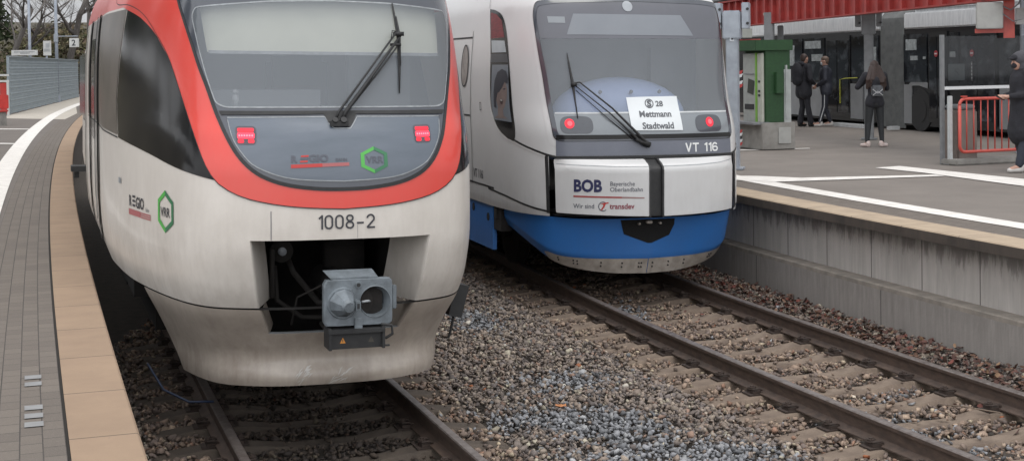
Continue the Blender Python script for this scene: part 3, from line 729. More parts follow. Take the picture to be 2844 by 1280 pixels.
# skirt
zs = frange(.36, .955, .035)
sk_end = lambda z: 1.62+(z-.36)/.6*.62
scs = frange(0, .655, .055)[:-1]+[.655]+frange(.655, 2.25, .05)[1:]; scs = [-s for s in reversed(scs[1:])]+scs
def warps(s, z):
    r = abs(warp1(s, z)); e = sk_end(z)
    if r > 1.2: r = 1.2+(r-1.2)*(e-1.2)/(2.25-1.2)
    return r if s >= 0 else -r
zs = [.36, .375, .40, .44, .48, .53, .58, .63, .68, .72, ZB, .79, .83, .88, .92, .955]
shell('front_skirt', NOSE1, scs, zs, [M_skirt], T1, lambda sm, zm, a, b, c, d: abs(sm) < .655 and zm > ZB, None, warps, .0)
mb = MB()   # folded back underside of the skirt lip
mb.grid(lambda i, j: (lambda p: (p[0]*(1-.10*j), p[1]-.16*j, p[2]+.01*j))(NOSE1.P(warps(scs[i], .36), .36)), len(scs), 2)
mb.grid(lambda i, j: (lambda p: (p[0]*(1-.08*j), p[1]-.10*j, p[2]))(NOSE1.P(warps(scs[i], .955), .955)), len(scs), 2)
mb.build('skirt_underside', M_dark, T1, True, True)
# edges of the pocket: rounded returns and splayed flanks
def flank(sg, z0, z1, dx, dy, mi, name, n=10):
    mb = MB(); prof_ = [(0, 0), (.012, -.012), (.02, -.035), (dx, -dy)]
    def fn(i, j):
        z = z0+(z1-z0)*i/n; p = NOSE1.P(sg*pk(z), z); a, b = prof_[j]; return (p[0]-sg*a, p[1]+b, z)
    mb.grid(fn, n+1, len(prof_)); return mb.build(name, mi, T1, True, True)
for sg in (-1, 1):
    flank(sg, ZS+.004, ZT, .17, .48, M_white, 'coupler_pocket_flank'); flank(sg, ZB, ZS-.008, .10, .40, M_skirt, 'coupler_pocket_flank')
mb = MB(); n = 24
def ftop(i, j):
    s = -.655+1.31*i/n; p = NOSE1.P(s, ZT); return (p[0]*(1-.02*min(j, 1)), p[1]-(0, .015, .05, .5)[j], ZT+(0, .012, .02, .03)[j])
mb.grid(ftop, n+1, 4); mb.build('pocket_soffit', M_white, T1, True, True)
mb = MB()
def fbot(i, j):
    s = -.53+1.06*i/n; p = NOSE1.P(s, ZB); return (p[0], p[1]-(0, .02, .07, .09)[j], ZB+(0, .008, .004, -.1)[j])
mb.grid(fbot, n+1, 4); mb.build('pocket_sill', M_edge, T1, True, True)
# dark pocket interior
mb = MB(); mb.add([(-.50, -.45, .5), (.50, -.45, .5), (.50, -.45, 1.5), (-.50, -.45, 1.5), (-.50, -1.6, .5), (.50, -1.6, .5), (.50, -1.6, 1.5), (-.50, -1.6, 1.5)],
   [(4, 5, 6, 7), (0, 4, 7, 3), (1, 5, 6, 2), (3, 2, 6, 7), (0, 1, 5, 4)])
mb.build('pocket_lining', M_dark, T1, True)
mb = MB(); mb.cyl((-.335, -.62, 1.31), (-.335, -.50, 1.31), .085, .085, 24); mb.cyl((-.335, -.50, 1.31), (-.335, -.46, 1.31), .03, .03, 16, 1)
mb.tube([(-.38, -.55, 1.2), (-.37, -.5, .95), (-.20, -.42, .83), (-.02, -.3, .84)], .018, 8)
mb.tube([(-.28, -.9, 1.35), (-.25, -.5, 1.15), (-.10, -.3, .95), (-.02, -.1, .98)], .022, 8)
mb.tube([(-.30, -.3, .80), (-.26, -.28, 1.0), (-.10, -.2, 1.09), (.02, -.1, 1.07)], .009, 6)
mb.tube([(-.10, -.2, .82), (-.07, .0, .76), (.03, .10, .75)], .017, 8)
mb.box((-.41, -.5, 1.15), (.03, .1, .35)); mb.box((.2, -.9, 1.2), (.3, .2, .3))
mb.build('pocket_fittings', [M_dark, M_cab], T1, True, True)
# red arch
on_surf('red_arch', ring_bm(BOc, inset(GLc, -.0)), NOSE1, [M_red], T1, .006, 0, 0, .05)
# dark seam round the arch and round the glass
def line(name, pts, width, m, parent, surf, off, closed=False, step=.05):
    a = inset(pts, width/2, closed); b = inset(pts, -width/2, closed)
    if closed: a.append(a[0]); b.append(b[0])
    return on_surf(name, ring_bm(a, b), surf, m, parent, off, 0, 0, step)
BOlow = [(-a, b) for a, b in reversed(BOh[:62])]+BOh[1:62]
line('arch_seam', BOlow, .007, [M_rub], T1, NOSE1, .0075)
GLlow = [(-a, b) for a, b in reversed(GLh[:74])]+GLh[1:74]
line('glass_seal', [(a, b+.006) for a, b in GLlow], .026, [M_rub], T1, NOSE1, .012)
# smoked border round windscreen and lower panel, with two openings
PN = [(.79, 2.298), (.76, 2.16), (.68, 2.035), (.585, 1.957), (.36, 1.885), (0, 1.862)]
PNs = resample([(a, b) for a, b in PN], 26)
PNF = [(-.105, 2.303), (-.078, 2.25), (-.045, 2.222), (.07, 2.221), (.10, 2.26), (.128, 2.303)]
panel_poly = PNF+[(.79, 2.298)]+PNs[1:]+[(-a, b) for a, b in reversed(PNs[:-1])]
# border = band ring between glass outline and windscreen outline is cut by polar matching
cx, cz = 0., 2.75
def polar(pts, k):
    """points where rays from the centre meet the closed outline"""
    out = []
    for i in range(k+1):
        t = 2*pi*i/k-pi/2; dx, dz = cos(t), sin(t); best = None
        for a, b in zip(pts, pts[1:]+pts[:1]):
            ex, ez = b[0]-a[0], b[1]-a[1]; den = dx*ez-dz*ex
            if abs(den) < 1e-9: continue
            u = ((a[0]-cx)*ez-(a[1]-cz)*ex)/den; v = ((a[0]-cx)*dz-(a[1]-cz)*dx)/den
            if u > 0 and -1e-6 <= v <= 1+1e-6 and (best is None or u < best): best = u
        out.append((cx+dx*best, cz+dz*best))
    return out
def rounded(pts, r, n=5):
    out = []; m = len(pts)
    for i in range(m):
        a, b, c = Vector(pts[i-1]), Vector(pts[i]), Vector(pts[(i+1) % m]); d1 = (a-b); d2 = (c-b); k = min(r, d1.length*.45, d2.length*.45)
        p, q = b+d1.normalized()*k, b+d2.normalized()*k
        for j in range(n+1):
            t = j/n; v = p*(1-t)**2+b*2*t*(1-t)+q*t*t; out.append((v.x, v.y))
    return out
WSR = rounded([(-.80, 2.372), (.80, 2.372), (.87, 2.40), (.95, 2.62), (1.085, 3.03), (1.05, 3.09), (.45, 3.13), (0, 3.14), (-.45, 3.13), (-1.05, 3.09), (-1.085, 3.03), (-.95, 2.62), (-.87, 2.40)], .05)
K = 220
on_surf('glass_border', ring_bm(polar(inset(GLc, .0), K), polar(WSR, K)), NOSE1, [M_frit], T1, .008, 0, 0, .05)
ws1 = on_surf('windscreen', poly_bm(WSR), NOSE1, [M_wind], T1, .009, 0, 0, .05)
line('windscreen_edge', WSR, .010, [M_edge], T1, NOSE1, .0105, True)
pn1 = on_surf('lower_glass_panel', poly_bm(panel_poly), NOSE1, [M_panel], T1, .0115, 0, 0, .05)
line('panel_edge', panel_poly, .007, [M_edge], T1, NOSE1, .0135, True)
on_surf('cross_bar', poly_bm([(-.835, 2.316), (-.11, 2.322), (-.085, 2.262), (-.04, 2.232), (.065, 2.231), (.095, 2.266), (.125, 2.322), (.835, 2.316), (.85, 2.345), (-.85, 2.345)]), NOSE1, [M_rub], T1, .015)
# cab interior
def inner(name, pts, m, off): return on_surf(name, poly_bm(pts), NOSE1, [m], T1, off)
inner('roller_blind', [(-1.0, 2.785), (1.0, 2.775), (1.12, 3.2), (-1.12, 3.2)], M_blind, -.07)
inner('blind_weight_bar', [(-.97, 2.772), (.97, 2.762), (.97, 2.785), (-.97, 2.795)], M_edge, -.055)
mb = MB(); mb.add([(-1.2, -1.9, 2.2), (1.2, -1.9, 2.2), (1.0, -2.2, 3.5), (-1.0, -2.2, 3.5)], [(0, 1, 2, 3)])
mb.add([(-.70, -.30, 2.35), (.70, -.30, 2.35), (.95, -1.5, 2.36), (-.95, -1.5, 2.36)], [(0, 1, 2, 3)])
mb.box((.55, -1.2, 2.6), (.5, .12, .5)); mb.box((-.5, -.95, 2.42), (1.0, .4, .14), 0)
st = MB(); st.box((-.05, -1.5, 2.45), (.50, .14, .60)); st.box((-.05, -1.5, 2.82), (.26, .10, .20)); st.build('driver_seat', mat('seat_cloth', (.05, .055, .065), .9), T1, True, 'auto', .05)

mb.build('cab_interior', M_cab, T1, True)
mb = MB(); mb.ell((-.68, -.42, 2.475), (.022, .022, .022)); mb.cyl((-.68, -.42, 2.36), (-.68, -.42, 2.46), .03, .022, 12)
mb.build('dashboard_lamp', M_edge, T1, True, True)
# tail lamps
M_led = flat('led_point', (1., .14, .18), .3, 0, 1.3)
for c in (-.665, .612):
    lp = on_surf('tail_light', poly_bm(rounded([(-.070, -.066), (.070, -.066), (.074, .058), (-.074, .058)], .03)), NOSE1, [mat('lamp_recess', (.085, .07, .085), .3, (.06, .05, .062), 9)], T1, .0135, c, 2.181)
    on_surf('red_lens', poly_bm(rounded([(-.058, .018), (.058, .018), (.058, .044), (-.058, .044)], .01)), NOSE1, [M_redglow], lp, .015, c, 2.181)
    on_surf('red_lens', poly_bm(rounded([(-.060, -.026), (.060, -.026), (.060, .013), (-.060, .013)], .012)), NOSE1, [M_redlamp], lp, .0155, c, 2.181)
    for q in (-.036, .036): on_surf('red_lens', poly_bm(rounded([(q-.022, -.056), (q+.022, -.056), (q+.022, -.03), (q-.022, -.03)], .012)), NOSE1, [M_redglow], lp, .015, c, 2.181)
    for q in range(6): on_surf('led_point', poly_bm([(.0065*cos(2*pi*k/8)-.045+q*.018, .0065*sin(2*pi*k/8)-.006) for k in range(8)]), NOSE1, [M_led], lp, .017, c, 2.181)
# lettering on the front
def hexa(cx_, cz_, w_, h_, t_, surf, off, parent, slim=False):
    p = [(0, h_), (w_, h_*.5), (w_, -h_*.5), (0, -h_), (-w_, -h_*.5), (-w_, h_*.5)]; k = 1-t_
    q = [(a*k, b*k) for a, b in p]
    bl = ring_bm([p[0], p[5], p[4], p[3]], [q[0], q[5], q[4], q[3]]); br = ring_bm([p[0], p[1], p[2], p[3]], [q[0], q[1], q[2], q[3]])
    a = on_surf('green_hexagon_emblem', bl, surf, [M_green], parent, off, cx_, cz_); b_ = on_surf('green_hexagon_emblem', br, surf, [M_green2], parent, off, cx_, cz_)
    return a
hexa(.222, 2.003, .097, .092, .27, NOSE1, .0145, T1)
on_surf('emblem_lettering', text_bm('VRR', .066, .0015, 'CENTER'), NOSE1, [M_ltxt], T1, .0147, .225, 1.981)
on_surf('operator_lettering', text_bm('R', .064, .003), NOSE1, [M_ltxt], T1, .0147, -.365, 1.994)
for k in range(3): on_surf('operator_bars', poly_bm([(-.305+.004*k, 1.992+.018*k), (-.252+.004*k, 1.994+.018*k), (-.249+.004*k, 2.006+.018*k), (-.302+.004*k, 2.004+.018*k)]), NOSE1, [M_lred if k != 1 else M_ltxt], T1, .0147)
on_surf('operator_lettering', text_bm('GIO', .066, .003, sx=1.15), NOSE1, [M_ltxt], T1, .0147, -.243, 1.997)
on_surf('operator_lettering', text_bm('BAHN', .03, .001), NOSE1, [M_ltxt], T1, .0147, -.055, 1.998)
on_surf('operator_red_bar', poly_bm([(-.367, 1.955), (-.15, 1.961), (-.15, 1.985), (-.367, 1.979)]), NOSE1, [M_lred], T1, .0147)
on_surf('operator_red_bar', poly_bm([(-.15, 1.961), (.04, 1.966), (.04, 1.989), (-.15, 1.985)]), NOSE1, [M_lredf], T1, .0147)
stroke_text('unit_number', '1008-2', -.186, 1.529, .100, .062, .0125, NOSE1, M_txt, T1, .0045, 1.2)
line('front_seam', [(-.507, 1.662), (-.507, 1.462)], .005, [M_ltxt], T1, NOSE1, .004)
line('front_seam', [(.095, 1.56), (.095, 1.462)], .002, [M_ltxt], T1, NOSE1, .004)
# side emblem and lettering (left flank)
hexa(-1.545, 1.61, .148, .155, .24, NOSE1, .005, T1)
on_surf('emblem_lettering', text_bm('VRR', .098, .001, 'CENTER', sx=.98), NOSE1, [M_txt], T1, .005, -1.55, 1.572)
on_surf('operator_lettering', text_bm('R', .115, .003), NOSE1, [M_txt], T1, .005, -2.45, 1.585)
for k in range(3): on_surf('operator_bars', poly_bm([(-2.345, 1.585+.034*k), (-2.265, 1.585+.034*k), (-2.265, 1.603+.034*k), (-2.345, 1.603+.034*k)]), NOSE1, [M_txt], T1, .005)
on_surf('operator_lettering', text_bm('GIO', .118, .003), NOSE1, [M_txt], T1, .005, -2.245, 1.582)
on_surf('operator_lettering', text_bm('Bahn', .045, .0), NOSE1, [M_ltxt], T1, .005, -1.985, 1.572)
on_surf('operator_red_bar', poly_bm([(-2.46, 1.515), (-2.12, 1.515), (-2.12, 1.560), (-2.46, 1.560)]), NOSE1, [M_lredf], T1, .005)
for k in range(3): on_surf('operator_red_bar', poly_bm([(-2.12, 1.515+.016*k), (-1.86, 1.515+.016*k), (-1.86, 1.525+.016*k), (-2.12, 1.525+.016*k)]), NOSE1, [M_lredf], T1, .005)
# side windows of the cab and what follows down the flank
SWb = [(.905, 1.872), (1.05, 1.897), (1.38, 1.943), (1.86, 2.009), (2.45, 2.063), (2.86, 2.09)]
SWt = [(2.89, 2.4), (2.78, 2.65), (2.66, 2.9), (2.55, 3.14), (2.2, 3.13), (2.05, 3.07), (1.72, 2.92), (1.425, 2.72), (1.205, 2.415), (1.05, 2.11), (.98, 1.97), (.93, 1.90)]
SW = resample(SWb, 20)+SWt
for sg in (-1, 1):
    on_surf('cab_side_window', poly_bm([(sg*a, b) for a, b in SW]), NOSE1, [M_black], T1, .005, 0, 0, .08)
    on_surf('side_glazing', poly_bm([(sg*a, b) for a, b in [(2.905, 2.11), (4.6, 2.15), (7.25, 2.16), (7.25, 3.14), (2.60, 3.13), (2.70, 2.9), (2.82, 2.65), (2.93, 2.4)]]), NOSE1, [mat('smoked_pillar', (.10, .088, .078), .3, (.14, .12, .105), 2.5)], T1, .005, 0, 0, .2)
    line('side_seam', [(sg*a, b) for a, b in [(2.89, 2.09), (4.5, 2.13), (7.2, 2.14)]], .012, [M_rub], T1, NOSE1, .006)
    for a, w_ in ((4.65, .3), (5.35, .12), (6.5, .3), (7.9, .15)):
        on_surf('door_edge', poly_bm([(sg*a, 1.02), (sg*(a+w_), 1.02), (sg*(a+w_), 3.16), (sg*a, 3.16)]), NOSE1, [M_gap], T1, .012, 0, 0, .3)
    on_surf('door_edge_trim', poly_bm([(sg*5.05, 1.02), (sg*5.11, 1.02), (sg*5.11, 3.16), (sg*5.05, 3.16)]), NOSE1, [M_edge], T1, .02, 0, 0, .3)
    for a in (5.62,):
        on_surf('side_window', poly_bm([(sg*a, 1.95), (sg*(a+.8), 1.95), (sg*(a+.8), 2.95), (sg*a, 2.95)]), NOSE1, [M_black], T1, .006, 0, 0, .4)
    on_surf('side_marker', poly_bm([(sg*2.75, 1.73), (sg*2.86, 1.73), (sg*2.86, 1.775), (sg*2.75, 1.775)]), NOSE1, [M_edge], T1, .006)
mb = MB(); mb.box((-1.50, -9.2, 1.37), (.20, .30, .07)); mb.box((-1.53, -9.2, 1.30), (.06, .1, .1))
mb.build('step_bracket', M_rub, T1, True)
# coupler (automatic centre coupler, grey)
CO = empty('coupler', None, None); del_ = [CO.__delitem__(k) for k in ('label', 'category') if k in CO]; CO.parent = T1
fx, fz, fy = .073, 1.03, .25
def face_plate():
    hw, hh, n = .243, .163, 72; c = (fx+.118, fz); rect = rounded([(fx-hw, fz-hh), (fx+hw, fz-hh), (fx+hw, fz+hh), (fx-hw, fz+hh)], .035, 5)
    global cx, cz; ox, oz = cx, cz; cx, cz = c; out = polar(rect, n); cx, cz = ox, oz
    mb = MB(); R = [[(x, fy-.06, z) for x, z in out], [(x, fy-.008, z) for x, z in out], [(c[0]+(x-c[0])*.97, fy, c[1]+(z-c[1])*.97) for x, z in out], [(c[0]+.112*cos(2*pi*k/n-pi/2), fy, c[1]+.112*sin(2*pi*k/n-pi/2)) for k in range(n+1)]]
    mb.grid(lambda i, j: R[j][i], n+1, 4); return mb
face_plate().build('coupler_face', M_steel, CO, True, 'auto')
mb = MB(); mb.cyl((fx, fy-.03, fz), (fx, -1.0, fz), .11, .11, 20); mb.box((fx, fy-.13, fz), (.36, .16, .25)); mb.build('coupler_shank', M_dark, CO, True, 'auto')
mb = MB(); mb.cyl((fx-.112, fy-.002, fz), (fx-.112, fy+.018, fz), .112, .104, 32); mb.cyl((fx-.112, fy+.018, fz), (fx-.098, fy+.13, fz-.008), .100, .052, 9); mb.cyl((fx-.098, fy+.13, fz-.008), (fx-.094, fy+.150, fz-.010), .052, .036, 9)
mb.build('coupler_cone', M_steel, CO, True, 'auto')
mb = MB(); mb.box((fx-.03, fy+.07, fz-.004), (.035, .13, .065)); mb.box((fx-.03, fy+.137, fz-.004), (.020, .004, .040), 0, 1); mb.box((fx-.065, fy+.09, fz-.004), (.05, .03, .012), 0, 1); mb.build('coupling_hook', [M_steel, M_rub], CO, True, 'auto', .004)
def funnel():
    mb = MB(); c = (fx+.118, fz)
    prof_ = [(.114, -.001), (.109, .004), (.105, -.002), (.088, -.07), (.062, -.14), (.040, -.19), (.0, -.19)]; n = 36
    vs = [(c[0]-.03*(-min(0, y_))/.2+r*cos(2*pi*k/n)*1.0, fy+y_, c[1]+r*sin(2*pi*k/n)) for r, y_ in prof_ for k in range(n)]
    fs = [(j*n+k, j*n+(k+1) % n, (j+1)*n+(k+1) % n, (j+1)*n+k) for j in range(len(prof_)-1) for k in range(n)]
    mb.add(vs, fs); return mb

funnel().build('coupler_funnel', M_steel, CO, True, 'auto')
mb = MB(); mb.tube([(fx+.02, fy+.02, fz+.005), (fx+.065, fy+.012, fz+.008), (fx+.085, fy-.02, fz)], .009, 8); mb.build('coupling_link', M_edge, CO, True, True)
for zz in (.122, -.128):
    mb = MB(); mb.cyl((fx-.002, fy-.005, fz+zz), (fx-.002, fy+.014, fz+zz), .024, .022, 20); mb.cyl((fx-.002, fy+.014, fz+zz), (fx-.002, fy+.016, fz+zz), .014, .014, 16, 1)
    mb.build('air_port', [M_steel, M_rub], CO, True, 'auto')
mb = MB(); mb.box((fx-.002, fy+.006, fz-.155), (.055, .024, .095)); mb.cyl((fx-.002, fy+.01, fz-.185), (fx-.002, fy+.024, fz-.185), .009, n=10); mb.build('lug', M_steel, CO, True, 'auto', .01, 3)
mb = MB(); mb.box((fx+.262, fy-.05, fz+.02), (.034, .05, .165)); mb.build('side_lug', M_steel, CO, True, 'auto', .006)
mb = MB(); mb.add([(fx-.20, fy-.01, fz+.175), (fx+.13, fy-.01, fz+.175), (fx+.145, fy-.01, fz+.165), (fx-.19, fy-.01, fz+.165), (fx-.23, fy-.12, fz+.215), (fx+.12, fy-.12, fz+.215), (fx+.13, fy-.12, fz+.205), (fx-.22, fy-.12, fz+.205)],
   [(0, 1, 2, 3), (4, 7, 6, 5), (0, 4, 5, 1), (1, 5, 6, 2), (2, 6, 7, 3), (3, 7, 4, 0)]); mb.build('top_flap', M_steel, CO, True)
# heated electric box under the coupler
EB = bpy.data.objects.new('contact_box', None)
mb = MB(); mb.box((fx-.02, fy-.06, .772), (.37, .16, .115)); mb.box((fx-.02, fy-.02, .838), (.40, .14, .03)); mb.box((fx-.205, fy-.05, .785), (.02, .19, .15)); mb.box((fx+.17, fy-.05, .785), (.02, .19, .15))
mb.tube([(fx+.16, fy+.0, .87), (fx+.235, fy+.01, .86), (fx+.24, fy+.01, .80), (fx+.19, fy+.0, .77)], .011, 8); mb.cyl((fx+.15, fy+.03, .728), (fx+.215, fy+.03, .726), .008, n=8); mb.cyl((fx-.22, fy+.03, .72), (fx-.19, fy+.03, .72), .006, n=8)
cb = mb.build('contact_box', M_rub, CO, True, 'auto', .012, 3)
def tri_sign(x, m):
    mb = MB(); y = fy+.0215
    mb.add([(x-.020, y, .755), (x+.020, y, .755), (x, y, .795)], [(0, 1, 2)]); mb.add([(x-.003, y+.001, .764), (x+.003, y+.001, .764), (x+.003, y+.001, .782), (x-.003, y+.001, .782)], [(0, 1, 2, 3)], 1)
    mb.build('warning_triangle', [m, M_txt], cb, True)
tri_sign(fx-.115, flat('warning_orange', (.55, .22, .03), .5)); tri_sign(fx+.085, flat('worn_warning', (.07, .06, .045), .6))
# wiper
def sp(surf, s, z, off): return surf.P(s, z, off)
WP = empty('windscreen_wiper', None, None); [WP.__delitem__(k) for k in ('label', 'category') if k in WP]; WP.parent = T1
mb = MB()
mb.tube([sp(NOSE1, -.035, 2.272, .03), sp(NOSE1, -.01, 2.32, .06), sp(NOSE1, .22, 2.60, .085), sp(NOSE1, .47, 2.895, .06)], [.011, .009, .008, .007], 8)
mb.tube([sp(NOSE1, .015, 2.272, .03), sp(NOSE1, .04, 2.32, .06), sp(NOSE1, .27, 2.60, .075), sp(NOSE1, .505, 2.875, .05)], [.016, .015, .012, .009], 8)
mb.tube([sp(NOSE1, .05, 2.33, .045), sp(NOSE1, .30, 2.60, .05), sp(NOSE1, .475, 2.80, .045)], [.010, .007, .006], 8)
mb.tube([sp(NOSE1, .42, 2.845, .07), sp(NOSE1, .435, 2.905, .07), sp(NOSE1, .475, 2.90, .06)], .004, 6)
mb.box(sp(NOSE1, .49, 2.888, .05), (.075, .04, .03)); mb.box(sp(NOSE1, .46, 2.81, .045), (.08, .02, .02))
mb.build('wiper_arm', M_rub, WP, True, True)
mb = MB(); bl = [sp(NOSE1, *q, .022) for q in ((.487, 3.125), (.492, 3.0), (.50, 2.885), (.487, 2.68), (.462, 2.465))]; mb.tube(bl, [.005, .010, .014, .011, .005], 6)
bl = [sp(NOSE1, *q, .038) for q in ((.494, 3.02), (.503, 2.885), (.485, 2.66))]; mb.tube(bl, [.005, .011, .005], 6)
mb.build('wiper_blade', M_rub, WP, True, True)
mb = MB(); mb.cyl(sp(NOSE1, -.04, 2.262, .0), sp(NOSE1, -.04, 2.262, .055), .024, .020, 16); mb.cyl(sp(NOSE1, .02, 2.262, .0), sp(NOSE1, .02, 2.262, .055), .026, .022, 16); mb.box(sp(NOSE1, -.01, 2.25, .02), (.13, .04, .035))
mb.build('wiper_pivot', M_rub, WP, True, 'auto')
# chips and scrapes on the skirt lip
M_scr = mat('scraped_primer', (.55, .53, .50), .7, (.46, .44, .41), 30)
rs = random.Random(4)
for cx0, cz0, n_ in ((-.27, .43, 7), (-.20, .445, 6), (.04, .42, 6), (.13, .43, 5)):
    for k in range(n_):
        s_, z_ = cx0+rs.uniform(-.05, .05), cz0+rs.uniform(-.045, .045); a_ = rs.uniform(.3, 1.1); L_ = rs.uniform(.015, .06); w_ = rs.uniform(.004, .011)
        pts = [(s_-cos(a_)*L_, z_-sin(a_)*L_*.6-w_), (s_, z_-w_*.5), (s_+cos(a_)*L_, z_+sin(a_)*L_*.6), (s_, z_+w_*1.2)]
        on_surf('scrape', poly_bm(pts), NOSE1, [M_scr], T1, .002)
# box hung beside the skirt, hose below
mb = MB(); mb.box((1.16, -1.05, .80), (.11, .16, .26), 0, 0, Matrix.Rotation(.25, 3, 'Y')); mb.tube([(1.13, -1.0, .70), (1.10, -1.0, .56), (1.08, -1.0, .50)], .012, 6); mb.build('hanging_box', M_rub, T1, True)
mb = MB(); mb.tube([(-1.25, -1.1, .42), (-1.15, -.9, .26), (-.98, -.75, .19), (-.80, -.75, .18)], .009, 8); mb.build('brake_hose', flat('dark_blue_hose', (.004, .012, .035), .6), T1, True, True)
# underframe, bogie, wheels
mb = MB(); mb.box((0, -5.6, .95), (2.5, 6.0, .5)); mb.box((0, -2.6, .62), (1.6, .6, .5)); mb.box((0, -6.6, .55), (2.2, 1.0, .5)); mb.build('underframe', M_dark, T1, True)
def wheelset(y, parent):
    mb = MB()
    for x in (-.75, .75): mb.cyl((x-.065, y, .42), (x+.065, y, .42), .42, .42, 32); mb.cyl((x-.08 if x > 0 else x+.065, y, .42), (x-.065 if x > 0 else x+.08, y, .42), .455, .455, 32)
    mb.cyl((-.9, y, .42), (.9, y, .42), .08, n=12); mb.build('wheelset', M_dark, parent, True, 'auto')
for y in (-3.2, -5.1, -9.0, -11.0): wheelset(y, T1)
mb = MB(); mb.box((-1.0, -4.15, .5), (.12, 2.9, .22)); mb.box((1.0, -4.15, .5), (.12, 2.9, .22)); mb.box((0, -4.15, .55), (1.9, .5, .3)); mb.build('bogie_frame', M_dark, T1, True)

# second section of the railcar behind the articulation, following the curve
mb = MB(); sec_ = [(-1.36, 1.0), (-1.44, 1.3), (-1.44, 2.2), (-1.40, 2.9), (-1.28, 3.35), (-1.0, 3.7), (-.5, 3.88), (.5, 3.88), (1.0, 3.7), (1.28, 3.35), (1.40, 2.9), (1.44, 2.2), (1.44, 1.3), (1.36, 1.0)]
def sec2(i, j): y = -8.1-j*3.; off = .0026*(j*3)**2+.05; return (sec_[i][0]+off, y, sec_[i][1])
mb.grid(sec2, 14, 6); rb = mb.build('rear_section', M_white, T1, True, True)
mb = MB(); mb.add([(x_, -8.1, z_) for x_, z_ in sec_], [tuple(range(14))]); mb.box((0, -7.6, 2.2), (2.3, 1.2, 2.8)); mb.box((.25, -11, .8), (2.2, 5, .5)); mb.build('gangway', M_rub, T1, True)
for k in range(4):
    for sg in (-1, 1): mb = MB(); mb.box((sg*1.44+.05+.0026*(k*3+1.7)**2, -9.8-k*3., 2.4), (.03, 2.0, .9), sg*0); mb.build('side_window', M_black, rb, True)

# =====================================================================
# TRAIN 2: silver and blue railcar
# =====================================================================
MX2 = veh_matrix(C2, R2, 16.0, 0., .012)
T2 = empty('railcar', 'silver grey diesel railcar with a blue lower skirt and VT 116 below its wide windscreen', 'train', MX2)
M_silv = paint('silver_paint', (.56, .56, .555), (.26, .245, .225), .35, .6, 1.8, .34, .35)
M_blue = paint('blue_paint', (.024, .150, .45), (.06, .09, .15), .35, .2, .9, .42, .2)
M_band = mat('slate_band', (.125, .135, .165), .35, (.11, .12, .15), 3, coat=.2)
M_wind2 = glass('windscreen_glass_pale', (.27, .295, .32), .40)
M_frit2 = mat('glass_header', (.085, .088, .105), .18, (.075, .078, .092), 2, coat=.4)
M_bay = mat('lamp_bay_panel', (.20, .22, .235), .25, (.175, .195, .21), 3, coat=.4)
M_house = mat('lamp_housing', (.060, .066, .078), .2, (.05, .056, .066), 5, coat=.4)
M_dome = mat('pale_blue_dash', (.40, .50, .76), .55, (.35, .44, .68), 2)
M_alu = mat('scuffed_aluminium', (.44, .40, .355), .6, (.30, .27, .235), 9, metal=.2, bmp=.2)
W2 = [(0, 3.395), (.9, 3.37), (1.20, 3.345), (1.265, 3.27), (1.27, 3.1), (1.18, 2.5), (1.105, 1.79), (0, 1.79)]
W2F = rounded([(-.9, 3.375), (-1.26, 3.34), (-1.31, 3.20), (-1.185, 2.5), (-1.108, 1.785), (1.108, 1.785), (1.185, 2.5), (1.31, 3.20), (1.26, 3.34), (.9, 3.375), (0, 3.398)], .09)
sc = frange(0, 2.9, .06)+frange(2.9, 14, .7)[1:]; sc = [-s for s in reversed(sc[1:])]+sc
zr2 = [.90]+frange(.95, 3.4, .05)+frange(3.45, 3.84, .05)
shr = W2F
GP = [(1.22, .95), (1.22, 1.60), (1.42, 1.665), (1.80, 1.75)]
def skip2(sm, zm, s0, s1, z0, z1):
    if abs(sm) < 1.23 and zm < 1.585: return True
    return any(inside(q, shr) for q in ((s0, z0), (s1, z0), (s0, z1), (s1, z1)))
zr2 = sorted(set([round(z, 3) for z in zr2]+[1.585]))
shell('body', NOSE2, sc, zr2, [M_silv], T2, skip2)
mb = MB()
mb.grid(lambda i, j: ((-1+2*i/8)*NOSE2.P(2.4+j*1.0, 3.84)[0], NOSE2.P(2.4+j*1.0, 3.84)[1], 3.84+.03*cos((-1+2*i/8)*pi/2)), 9, 12); mb.build('roof', M_silv, T2, True, True)
on_surf('header_band', poly_bm([(-1.30, 2.93), (1.30, 2.93), (1.33, 3.2), (1.25, 3.335), (.9, 3.365), (0, 3.388), (-.9, 3.365), (-1.25, 3.335), (-1.33, 3.2)]), NOSE2, [M_frit2], T2, .006)
on_surf('windscreen', poly_bm([(-1.11, 1.80), (1.11, 1.80), (1.185, 2.5), (1.265, 2.935), (-1.265, 2.935), (-1.185, 2.5)]), NOSE2, [M_wind2], T2, .005)
line('windscreen_frame', W2F, .055, [M_frit], T2, NOSE2, .010, True)
on_surf('windscreen_surround', ring_bm(polar(W2F, K), polar([(a*1.09, 2.6+(b-2.6)*1.11) for a, b in W2F], K)), NOSE2, [M_silv], T2, .0025)
line('windscreen_seal', [(a*1.024, 2.6+(b-2.6)*1.032) for a, b in W2F], .012, [M_rub], T2, NOSE2, .009, True)
on_surf('destination_display', poly_bm([(-.86, 2.975), (.735, 2.965), (.60, 3.21), (-.75, 3.22)]), NOSE2, [mat('display_glass', (.155, .17, .19), .2, (.14, .155, .175), 2, coat=.5)], T2, .009)
on_surf('header_sticker', poly_bm([(-1.09, 3.115), (-.86, 3.11), (-.86, 3.185), (-1.10, 3.19)]), NOSE2, [M_bay], T2, .009)
dsk = [(.063*cos(2*pi*k/28), .063*sin(2*pi*k/28)) for k in range(28)]
on_surf('top_lamp', poly_bm(dsk), NOSE2, [mat('frosted_lens', (.33, .35, .37), .3, (.28, .3, .32), 8)], T2, .012, -.07, 3.312, .03)
